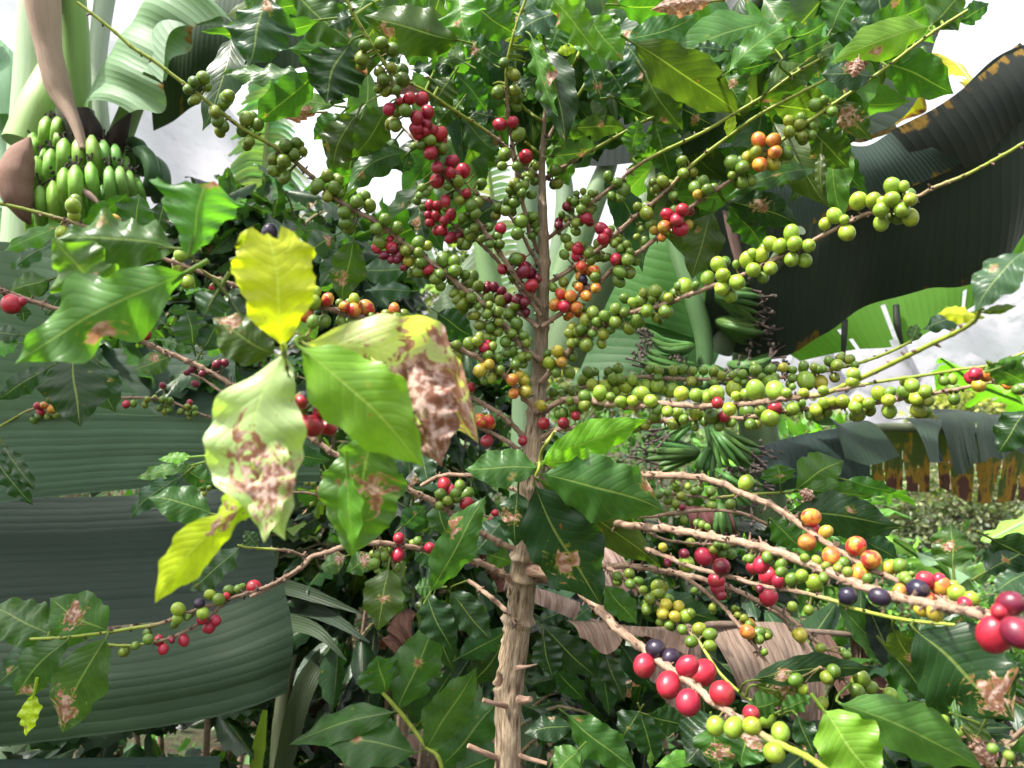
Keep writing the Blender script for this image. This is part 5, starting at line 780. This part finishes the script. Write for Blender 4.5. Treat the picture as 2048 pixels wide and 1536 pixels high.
# leaves: crop, base x y, tip x y, apparent width, colour, then options r=roll deg, b=bow px, a=arch, w=wave, d=depth, z=tip depth offset, B=u,v,radius brown patch, f=fold, t=tip colour
LV = """@T
11 1640 -30 1535 405 330 g r=25 w=.07 B=.1,.6,.1 d=.6
12 450 120 -305 190 115 m r=-40 w=.09 d=.66
12 340 470 -180 455 95 m w=.12 r=45 d=.7
12 410 440 20 760 190 m r=-20 w=.05 d=.7 B=.8,.5,.03
12 610 270 470 640 330 d b=-30 r=15 w=.07 d=.69 B=.25,.95,.09
12 600 420 500 650 130 g r=-30 d=.7 w=.1
12 250 -60 640 280 260 m r=10 d=.74
12 500 -40 130 60 170 m r=-30 d=.76
12 640 90 480 165 80 g r=30 d=.7
12 380 40 450 150 60 y r=30 d=.75
12 740 -60 620 200 170 m r=30 d=.75
12 1290 250 690 90 260 o b=10 r=10 f=.4 w=.05 d=.7 B=.75,.7,.09
12 1280 200 1000 290 190 m r=-30 d=.72 B=.1,.6,.12
12 1290 -50 1330 225 250 l r=20 w=.08 d=.68 B=.7,.3,.09
12 1200 250 880 -40 160 m r=-40 d=.76
12 1360 20 1650 225 210 m r=10 d=.74
12 1500 -60 1620 120 200 m d=.78
12 1100 400 935 270 120 L d=.85 r=10
12 1080 560 1000 440 80 L d=.86
12 1330 390 1080 250 120 m r=30 d=.78
12 1320 370 980 430 100 d w=.12 r=40 d=.8
12 1560 365 1325 225 140 g r=-10 d=.76 w=.06
12 1240 470 1110 660 170 o r=10 d=.76
12 1270 450 1460 690 160 m r=-15 d=.77
12 1500 400 1300 250 90 m r=40 w=.1 d=.75 B=.6,.5,.15
12 1700 560 1640 470 110 g r=20 d=.78
12 1330 570 1130 780 130 m r=20 w=.1 d=.78
12 1510 720 1340 690 90 d r=30 d=.79
12 1300 690 1560 960 160 m b=-20 r=10 d=.79
12 660 700 505 1045 210 o b=-25 w=.1 r=10 d=.8 B=.7,.2,.05
12 850 640 620 975 180 o b=15 w=.08 r=-10 d=.78 B=.3,.8,.04
12 560 700 390 860 130 m w=.08 d=.82
12 410 690 160 690 100 n f=.7 d=.8
12 520 650 215 610 100 l r=20 d=.79 B=.5,.9,.1
12 980 935 590 1190 150 m b=-60 w=.07 r=20 d=.8 B=.7,.6,.06
12 980 935 935 1065 90 m d=.8
12 900 850 770 1010 130 m r=20 d=.83
12 400 1100 690 1060 90 m r=30 w=.1 d=.85
12 1030 1180 1080 1500 130 d r=20 d=.86 B=.6,.3,.1
22 1010 60 1190 320 130 m r=-20 d=.9
12 780 400 555 365 140 o r=10 d=.74
12 830 220 920 400 130 d d=.8
12 1000 -60 760 30 150 m r=30 d=.8
12 100 -60 -20 60 120 m d=.72
13 310 -30 600 335 170 l b=20 w=.1 r=30 d=.66 B=.25,.1,.08
13 540 100 760 380 190 l r=15 d=.7 B=.9,.5,.07
13 480 130 640 470 150 l r=-30 d=.72 B=.6,.6,.05
13 370 70 80 220 150 g w=.09 r=35 b=-15 d=.7
13 190 220 355 720 110 l w=.1 b=10 r=40 d=.69 B=.6,.8,.12
13 280 290 405 890 210 d b=30 r=15 w=.04 d=.7
13 470 290 345 325 60 y r=20 d=.76
13 120 230 30 250 45 y r=20 d=.76
13 810 260 1480 710 270 o b=-25 r=10 w=.03 d=.68
13 770 270 945 545 220 g r=-25 d=.73 B=.75,.4,.12
13 560 390 650 660 150 g r=20 d=.74 B=.55,.5,.12
13 690 600 1100 560 100 g w=.12 r=30 d=.74 B=.75,.4,.07
13 690 460 760 570 110 g d=.76
13 880 440 1130 800 190 o r=10 b=-10 w=.06 d=.72 B=.7,.2,.06
13 440 790 780 790 120 o b=-20 w=.05 r=10 d=.76 B=.5,.6,.06
13 300 960 630 890 120 g r=40 w=.08 d=.77 B=.6,.4,.08
13 300 860 520 830 80 m r=35 d=.79 w=.1
13 320 870 425 1145 160 L r=10 d=.82
13 800 950 855 730 120 l r=10 w=.08 d=.75
13 810 950 935 825 70 l r=-20 d=.75
13 830 960 980 930 80 L r=20 d=.77
13 940 740 1045 1090 200 m r=10 d=.76 b=10
13 1100 650 1335 780 190 d r=10 d=.77 B=.5,.4,.08
13 700 600 960 720 170 d r=30 d=.8
13 760 250 1230 90 170 m b=30 r=-20 d=.72
13 640 60 700 280 130 m r=20 d=.76
13 720 30 1100 40 180 m r=35 d=.78
13 1300 10 925 60 110 n f=.8 w=.12 d=.7
13 1390 310 1180 290 70 g w=.1 r=30 d=.72
13 1370 450 1570 200 120 g w=.1 r=20 d=.67
13 1380 440 1500 660 150 m r=20 d=.74 B=.4,.6,.1
13 900 460 1170 560 90 g r=30 w=.1 d=.77
13 1000 480 1340 620 160 d r=20 d=.8
13 220 480 110 620 110 g r=-20 d=.8
13 160 360 260 520 130 m d=.82
13 380 140 300 330 180 m r=20 d=.76
13 440 90 420 330 180 m r=-30 d=.8
13 500 640 600 1000 190 d d=.86
14 0 440 200 190 110 g w=.12 r=20 d=.66
14 30 440 450 130 160 l b=-20 w=.12 r=-20 d=.65
14 410 230 650 120 100 g w=.15 r=35 d=.66
14 350 370 660 220 110 g w=.1 r=20 d=.66
14 650 200 770 -40 190 m r=15 d=.66 b=-10
14 880 200 1260 20 190 m r=25 w=.08 d=.66
14 620 240 900 90 150 g r=-35 w=.1 d=.67
14 1265 165 655 390 200 L b=-25 w=.04 r=5 d=.64 B=.6,.75,.075
14 250 570 700 260 190 o b=-10 r=-10 w=.05 d=.68 B=.6,.8,.08
14 20 440 330 370 90 d w=.15 r=30 d=.72
14 1270 160 1480 -60 230 m r=10 d=.64
14 1440 130 1630 20 110 g r=20 d=.66
14 910 470 590 460 150 g r=25 w=.05 d=.63 B=.45,.2,.13
14 830 350 790 480 80 n f=.7 w=.1 d=.62
14 980 380 1410 580 230 m b=-20 r=10 d=.68
14 690 620 910 860 140 o r=10 d=.68 B=.35,.4,.26
14 540 790 770 1035 200 o r=10 d=.72 B=.4,.1,.04
14 600 930 600 1195 60 o r=20 d=.72
14 570 690 650 890 100 m d=.73
14 60 700 20 840 60 y r=20 d=.7
14 575 1040 10 1215 100 m w=.14 b=-15 r=25 d=.78
14 20 1240 460 1380 190 d b=-25 w=.06 r=10 d=.78 B=.45,.6,.13
24 20 40 260 320 160 m b=20 r=20 w=.08 d=.79
23 1300 70 1180 490 210 o r=10 d=.85 B=.3,.3,.05
14 300 640 700 660 170 o r=40 d=.74
14 1100 400 1350 420 180 m r=-40 d=.72
24 1850 320 1540 690 210 g r=15 w=.04 d=.42 b=-20
24 1565 720 1310 695 90 y r=30 d=.45
24 1500 700 1215 800 110 g w=.1 r=20 d=.62
24 1575 690 1800 650 50 o d=.45
24 1150 870 1190 760 75 m r=20 d=.78
24 1640 1000 1860 1120 150 m r=20 d=.48
24 1640 1050 1860 960 70 l r=20 d=.48
21 1090 300 305 250 300 m e=.2 b=-35 w=.09 r=22 f=.5 d=.42 B=.62,.2,.05
21 1150 440 90 1010 370 l e=.24 b=-30 w=.1 r=10 d=.4 z=-.01 B=.55,.8,.085
21 660 620 330 230 300 l e=.2 w=.08 r=-10 d=.405 B=.35,.5,.11
21 1165 330 1250 -95 470 l f=.5 w=.03 r=5 d=.41 p=2
21 1735 900 1650 190 410 y w=.03 f=.1 r=5 d=.36 b=8 p=1
21 1340 560 1250 710 190 g r=15 d=.42
21 1400 590 1620 860 150 d r=20 d=.42
21 1690 950 1310 720 270 o b=20 r=10 d=.4 B=.8,.3,.16
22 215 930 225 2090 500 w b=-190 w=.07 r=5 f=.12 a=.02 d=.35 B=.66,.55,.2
31 1480 660 955 1250 230 y b=-45 w=.03 r=5 d=.35 B=.12,.5,.16
31 1560 560 1340 760 170 y r=10 d=.352 B=.6,.5,.2
22 300 900 1075 1640 430 L b=-40 w=.04 r=5 f=.15 d=.355 z=.01
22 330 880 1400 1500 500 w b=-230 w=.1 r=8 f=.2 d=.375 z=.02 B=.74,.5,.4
32 770 190 630 970 440 l w=.06 r=10 b=-20 d=.42 B=.42,.6,.16
32 600 450 640 920 130 L r=20 d=.415
31 1300 700 910 600 200 m b=-15 r=15 d=.6
31 1130 460 800 730 120 g b=-20 r=20 w=.08 d=.62
31 1180 400 835 480 90 l w=.12 r=25 d=.62
31 1180 350 970 365 60 L r=25 d=.62
31 1110 410 1310 520 120 m r=20 d=.63
31 1480 900 1165 1175 150 g w=.1 r=20 b=15 d=.74
31 1580 900 1500 800 80 g d=.74
31 -20 360 205 650 110 d r=20 w=.1 d=.8
31 20 270 235 570 80 d r=20 w=.1 d=.8
41 370 610 -80 390 290 m w=.07 r=10 d=.62
41 760 570 350 340 330 m b=25 r=5 w=.03 d=.64 B=.55,.45,.15
41 480 630 110 1030 250 m b=-15 w=.05 r=15 d=.6 B=.8,.7,.13
41 240 1010 180 1310 110 y r=20 w=.1 d=.6
41 755 610 440 1290 310 m b=-30 w=.05 r=12 d=.6 B=.74,.4,.2
41 400 620 -40 960 230 g r=20 d=.66 B=.7,.4,.05
41 720 700 600 1080 140 d r=20 d=.66
41 330 590 150 800 60 m r=20 d=.62
33 250 400 915 120 190 L b=-30 w=.05 r=15 d=.7
33 250 385 635 345 140 L w=.1 b=-10 r=30 d=.68
33 250 460 1025 690 340 m b=-40 w=.05 r=8 d=.68 B=.8,.9,.07
32 1775 415 1320 430 210 m w=.06 r=10 d=.68
33 230 480 995 1040 220 o b=-30 w=.03 r=10 f=.3 d=.71
33 210 530 630 1260 400 d b=-20 w=.05 r=8 d=.68 B=.6,.35,.12
33 110 560 90 900 190 d r=20 d=.7 B=.45,.4,.14
32 1110 1180 1450 590 210 m b=-20 w=.05 r=15 d=.7 B=.6,.8,.1
32 1130 1150 1010 1150 100 m d=.72
32 930 780 1080 640 120 g r=20 d=.95
32 850 1030 790 1420 220 o r=10 d=.9 B=.5,.5,.08
32 940 1080 850 1340 150 d r=20 d=.95
32 1080 1180 1240 1540 190 d r=15 d=.9
32 1130 1190 1060 1420 140 o r=20 d=.9
32 1230 1170 1480 1480 180 d r=15 d=.9
32 760 950 590 1060 120 m w=.08 d=.9 B=.3,.5,.2
32 590 960 430 1040 110 m r=20 d=.95 B=.2,.5,.25
32 1010 890 1190 1010 140 g r=20 d=.9
32 1150 620 1220 850 150 g r=20 d=.95
32 1570 720 1370 960 170 g r=15 d=.95
32 1440 930 1620 1000 120 m d=.95
32 560 740 500 830 90 d d=1.
32 170 310 500 370 110 g r=25 d=1.1
32 1040 260 1110 560 120 g d=.9
32 950 140 1050 300 150 m d=.7
44 0 920 870 835 170 d b=-45 w=.04 r=15 d=.62 B=.25,.4,.11
44 1160 560 1860 1220 560 d b=-20 w=.03 r=8 d=.52 B=.75,.6,.19
44 1500 1180 1420 1150 160 m d=.5 r=30
44 520 1130 900 1640 390 L w=.05 r=8 d=.5
44 620 1080 1640 1560 330 l b=-60 w=.04 r=10 d=.52
44 330 1160 480 1490 150 d w=.1 r=20 d=.55
44 1010 560 1180 840 200 o r=20 d=.58 B=.7,.5,.12
44 970 700 1270 1080 180 d r=10 b=20 d=.6
44 1380 500 1610 570 130 m r=20 d=.55 B=.3,.7,.1
44 1960 160 1710 300 150 g r=20 d=.5
44 -20 1120 210 1060 150 m r=20 d=.6
44 200 1140 440 1030 110 m w=.12 r=20 d=.6
44 30 950 420 1010 190 o r=20 d=.63 B=.5,.6,.25
44 1640 1240 1560 1400 190 o r=20 d=.56 B=.6,.6,.2
44 1560 1340 1720 1536 170 n r=20 d=.55
44 0 1220 -60 1536 260 m r=20 d=.6 B=.3,.7,.2
34 1640 850 1960 1010 180 d r=20 d=.6
34 1410 1045 1390 750 210 m w=.05 r=10 d=.6 B=.5,.65,.14
34 1600 1060 1900 880 200 d r=15 d=.6 B=.4,.5,.05
34 440 550 735 370 220 m b=-20 w=.04 r=12 d=.88
34 345 520 330 390 180 m r=20 d=.9 B=.4,.5,.08
34 450 550 920 590 130 m b=-15 w=.08 r=20 d=.86
34 750 490 1065 560 90 m w=.1 r=20 d=.87
34 400 680 1060 770 230 d b=-20 w=.05 r=12 d=.85
34 290 730 480 910 170 m r=15 d=.88
34 620 800 1120 775 110 d w=.1 r=20 d=.88
34 860 860 1070 970 130 g r=20 d=.88
34 1860 60 1690 330 190 d w=.08 r=15 d=.6
34 560 600 460 560 70 n f=.6 d=.84
22 1000 950 1180 1640 330 n f=.5 w=.05 d=.385
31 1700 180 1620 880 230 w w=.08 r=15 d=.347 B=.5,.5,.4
@S
42 960 1010 890 745 270 m r=12 w=.04
42 1040 1130 1325 480 290 m r=10 w=.04 b=-10
42 1020 1140 275 1375 190 m b=-25 w=.06 r=20
42 1170 1425 470 1310 300 m b=-10 w=.04 r=10 B=.58,.5,.045
42 1140 1280 1420 850 230 d r=15 d=1.16
42 1235 1410 1600 825 260 m r=12 w=.04 b=-10
42 1340 1540 1740 1070 340 m r=12 d=1.16
42 1440 1580 1800 1400 240 m r=12 d=1.16
42 960 1000 1050 830 90 m d=1.13
42 1150 1560 740 1420 220 d r=20 d=1.2
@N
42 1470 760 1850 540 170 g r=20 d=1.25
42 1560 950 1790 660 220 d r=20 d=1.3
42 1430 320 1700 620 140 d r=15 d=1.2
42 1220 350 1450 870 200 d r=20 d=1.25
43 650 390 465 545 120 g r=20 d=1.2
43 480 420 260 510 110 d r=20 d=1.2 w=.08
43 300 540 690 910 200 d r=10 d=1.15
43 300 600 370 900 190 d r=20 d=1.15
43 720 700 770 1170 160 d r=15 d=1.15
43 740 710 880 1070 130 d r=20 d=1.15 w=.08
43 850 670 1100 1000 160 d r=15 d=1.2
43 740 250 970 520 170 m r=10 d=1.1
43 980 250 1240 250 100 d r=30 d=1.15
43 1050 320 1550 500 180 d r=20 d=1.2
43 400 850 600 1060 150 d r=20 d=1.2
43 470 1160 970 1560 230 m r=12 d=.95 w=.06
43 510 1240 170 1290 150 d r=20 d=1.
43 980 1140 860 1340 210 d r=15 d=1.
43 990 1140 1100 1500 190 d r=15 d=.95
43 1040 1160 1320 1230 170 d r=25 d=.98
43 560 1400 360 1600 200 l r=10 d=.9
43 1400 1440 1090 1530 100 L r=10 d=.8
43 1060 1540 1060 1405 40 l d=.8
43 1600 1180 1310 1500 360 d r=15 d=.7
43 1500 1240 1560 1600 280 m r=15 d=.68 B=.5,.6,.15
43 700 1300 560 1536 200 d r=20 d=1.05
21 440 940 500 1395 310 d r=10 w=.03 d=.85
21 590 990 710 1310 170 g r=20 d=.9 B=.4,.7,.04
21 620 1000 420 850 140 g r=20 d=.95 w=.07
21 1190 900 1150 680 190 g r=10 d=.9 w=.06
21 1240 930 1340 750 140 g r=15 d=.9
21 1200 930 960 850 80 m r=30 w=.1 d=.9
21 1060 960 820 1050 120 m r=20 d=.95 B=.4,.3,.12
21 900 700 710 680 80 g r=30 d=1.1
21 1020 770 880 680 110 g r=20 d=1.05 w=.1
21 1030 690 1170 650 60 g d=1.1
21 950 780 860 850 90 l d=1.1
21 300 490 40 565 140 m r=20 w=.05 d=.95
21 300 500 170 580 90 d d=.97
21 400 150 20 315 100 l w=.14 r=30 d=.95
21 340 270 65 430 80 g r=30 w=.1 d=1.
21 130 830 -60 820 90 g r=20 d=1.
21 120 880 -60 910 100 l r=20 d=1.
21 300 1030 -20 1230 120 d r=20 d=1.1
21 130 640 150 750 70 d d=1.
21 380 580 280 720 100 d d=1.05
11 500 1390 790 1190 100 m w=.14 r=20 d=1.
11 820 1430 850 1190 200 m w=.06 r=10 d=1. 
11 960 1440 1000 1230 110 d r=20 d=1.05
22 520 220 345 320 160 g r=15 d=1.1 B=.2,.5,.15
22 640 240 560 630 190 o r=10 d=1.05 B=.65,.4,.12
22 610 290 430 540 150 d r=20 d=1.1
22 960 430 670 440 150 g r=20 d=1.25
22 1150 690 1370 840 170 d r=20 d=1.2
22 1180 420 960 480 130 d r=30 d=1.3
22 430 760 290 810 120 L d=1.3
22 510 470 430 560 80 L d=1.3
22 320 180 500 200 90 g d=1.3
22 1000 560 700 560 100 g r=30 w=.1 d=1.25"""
def leaves():
    items = []; pl = 'T'
    for ln in LV.split('\n'):
        if ln[0] == '@': pl = ln[1]; continue
        tk = ln.split(); k = int(tk[0]); bx, by, tx, ty, wd = [float(z) for z in tk[1:6]]; o = dict(z.split('=') for z in tk[7:])
        bx, by = px(k, bx, by); tx, ty = px(k, tx, ty); items.append((pl, bx, by, tx, ty, wd*cs(k), tk[6], o, cs(k)))
    def area(it): return math.hypot(it[1]-it[3], it[2]-it[4])*it[5]
    T = sorted([i for i, it in enumerate(items) if it[0] == 'T'], key=lambda i: -area(items[i])); big = set(T[:100]); rest = {'T': MB(), 'N': MB(), 'S': MB()}
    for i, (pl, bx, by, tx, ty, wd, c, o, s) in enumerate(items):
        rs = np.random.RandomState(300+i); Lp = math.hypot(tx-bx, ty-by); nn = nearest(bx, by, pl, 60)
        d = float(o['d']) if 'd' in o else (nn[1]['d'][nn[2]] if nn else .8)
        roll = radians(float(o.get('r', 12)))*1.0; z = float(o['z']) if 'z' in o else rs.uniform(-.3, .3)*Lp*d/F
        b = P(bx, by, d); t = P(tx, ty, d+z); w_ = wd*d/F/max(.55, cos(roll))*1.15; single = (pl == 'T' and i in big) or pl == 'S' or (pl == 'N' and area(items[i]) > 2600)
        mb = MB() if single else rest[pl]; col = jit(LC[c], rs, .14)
        if c == 'n':
            leaf(mb, b, t, w_, (.16, .08, .06), roll=roll, arch=.2, fold=.7, wave=.16, nx=26, ny=13, bl=(.5, .5, .9), seed=rs.rand()*9)
        else:
            B = tuple(float(q) for q in o['B'].split(',')) if 'B' in o else (rs.rand(), rs.rand(), .0 if rs.rand() < .75 else .05)
            leaf(mb, b, t, w_, col, bow=float(o.get('b', 0))*s*d/F*((-1 if tx > bx else 1) if abs(tx-bx) > abs(ty-by) else (1 if ty > by else -1)), prof=int(o.get('p', 0)), lobe=float(o.get('e', .08)), roll=roll, arch=float(o.get('a', rs.uniform(.03, .12))), fold=float(o.get('f', rs.uniform(.1, .3))), wave=min(.14, float(o.get('w', .05))*1.3),
                 nx=34, ny=11, bl=B, seed=rs.rand()*9, nw=rs.uniform(3, 5.2), twist=rs.uniform(-.5, .5))
        # leaf stalk, reaching its twig where that is near
        a = nrmz(b-t); e = b+a*.012; pc = col*.5+np.array(TG)*.5
        if nn and abs(nn[1]['d'][nn[2]]-d) < .12 and nn[0] < 45: e = nn[1]['P'][nn[2]]
        m = b+a*.006; tube(mb, spline([b+nrmz(t-b)*.01, b, m*.5+(e+b)*.25, e], 9), np.linspace(.0007, .0013, 9), 6, pc, (0, 0, 0))
        # pale midrib standing slightly proud
        if single: mb.build('leaf', M['leaf'], ROOT[pl])
    for k in rest:
        if rest[k].V: q = rest[k].build('foliage', M['leaf'], ROOT[k]); q['kind'] = 'stuff'
leaves()

def extra_foliage():
    rs = np.random.RandomState(77); mb = MB()
    regs = [(560, 760, -30, 40, 5, .8), (640, 1000, -20, 110, 16, .84), (880, 1080, 80, 330, 24, .88), (1090, 1420, -20, 120, 22, .86), (1100, 1420, 120, 300, 30, .88), (1420, 1760, 60, 260, 26, .84), (1560, 1830, -20, 110, 16, .8), (1480, 1700, 250, 380, 8, .84), (640, 780, 180, 330, 3, .88), (1240, 1420, 350, 470, 6, .95), (780, 960, 330, 470, 8, 1.02), (420, 640, 40, 190, 1, .8)]
    for x0, x1, y0, y1, n, d in regs:
        for _ in range(n):
            x, y = rs.uniform(x0, x1), rs.uniform(y0, y1); a = rs.choice([rs.uniform(-.3, 3.4), rs.uniform(.6, 2.5)]); L = rs.uniform(130, 250); dd = d+rs.uniform(-.05, .08)
            c = jit(LC['dmmlomgl'[rs.randint(8)]], rs, .2); b = P(x-cos(a)*L/2, y-sin(a)*L/2, dd); t = P(x+cos(a)*L/2, y+sin(a)*L/2, dd+rs.uniform(-.35, .35)*L*dd/F)
            leaf(mb, b, t, L*rs.uniform(.38, .5)*dd/F, c, bow=rs.uniform(-.1, .1)*L*dd/F, roll=rs.uniform(-.9, .9), arch=rs.uniform(.05, .18), fold=rs.uniform(.1, .4), wave=rs.uniform(.03, .075), nx=24, ny=9, bl=(rs.rand(), rs.rand(), (rs.rand() < .35)*rs.uniform(.03, .13)), seed=rs.rand()*9, nw=rs.uniform(3, 5.5), twist=rs.uniform(-.6, .6))
            q = nearest(x-cos(a)*L/2, y-sin(a)*L/2, 'T', 70)
            if q: tube(mb, spline([b, (b+q[1]['P'][q[2]])/2+[0, 0, .002], q[1]['P'][q[2]]], 8), np.linspace(.0008, .0014, 8), 6, TG, (0, 0, 0))
    q = mb.build('foliage', M['leaf'], tree); q['kind'] = 'stuff'
extra_foliage()
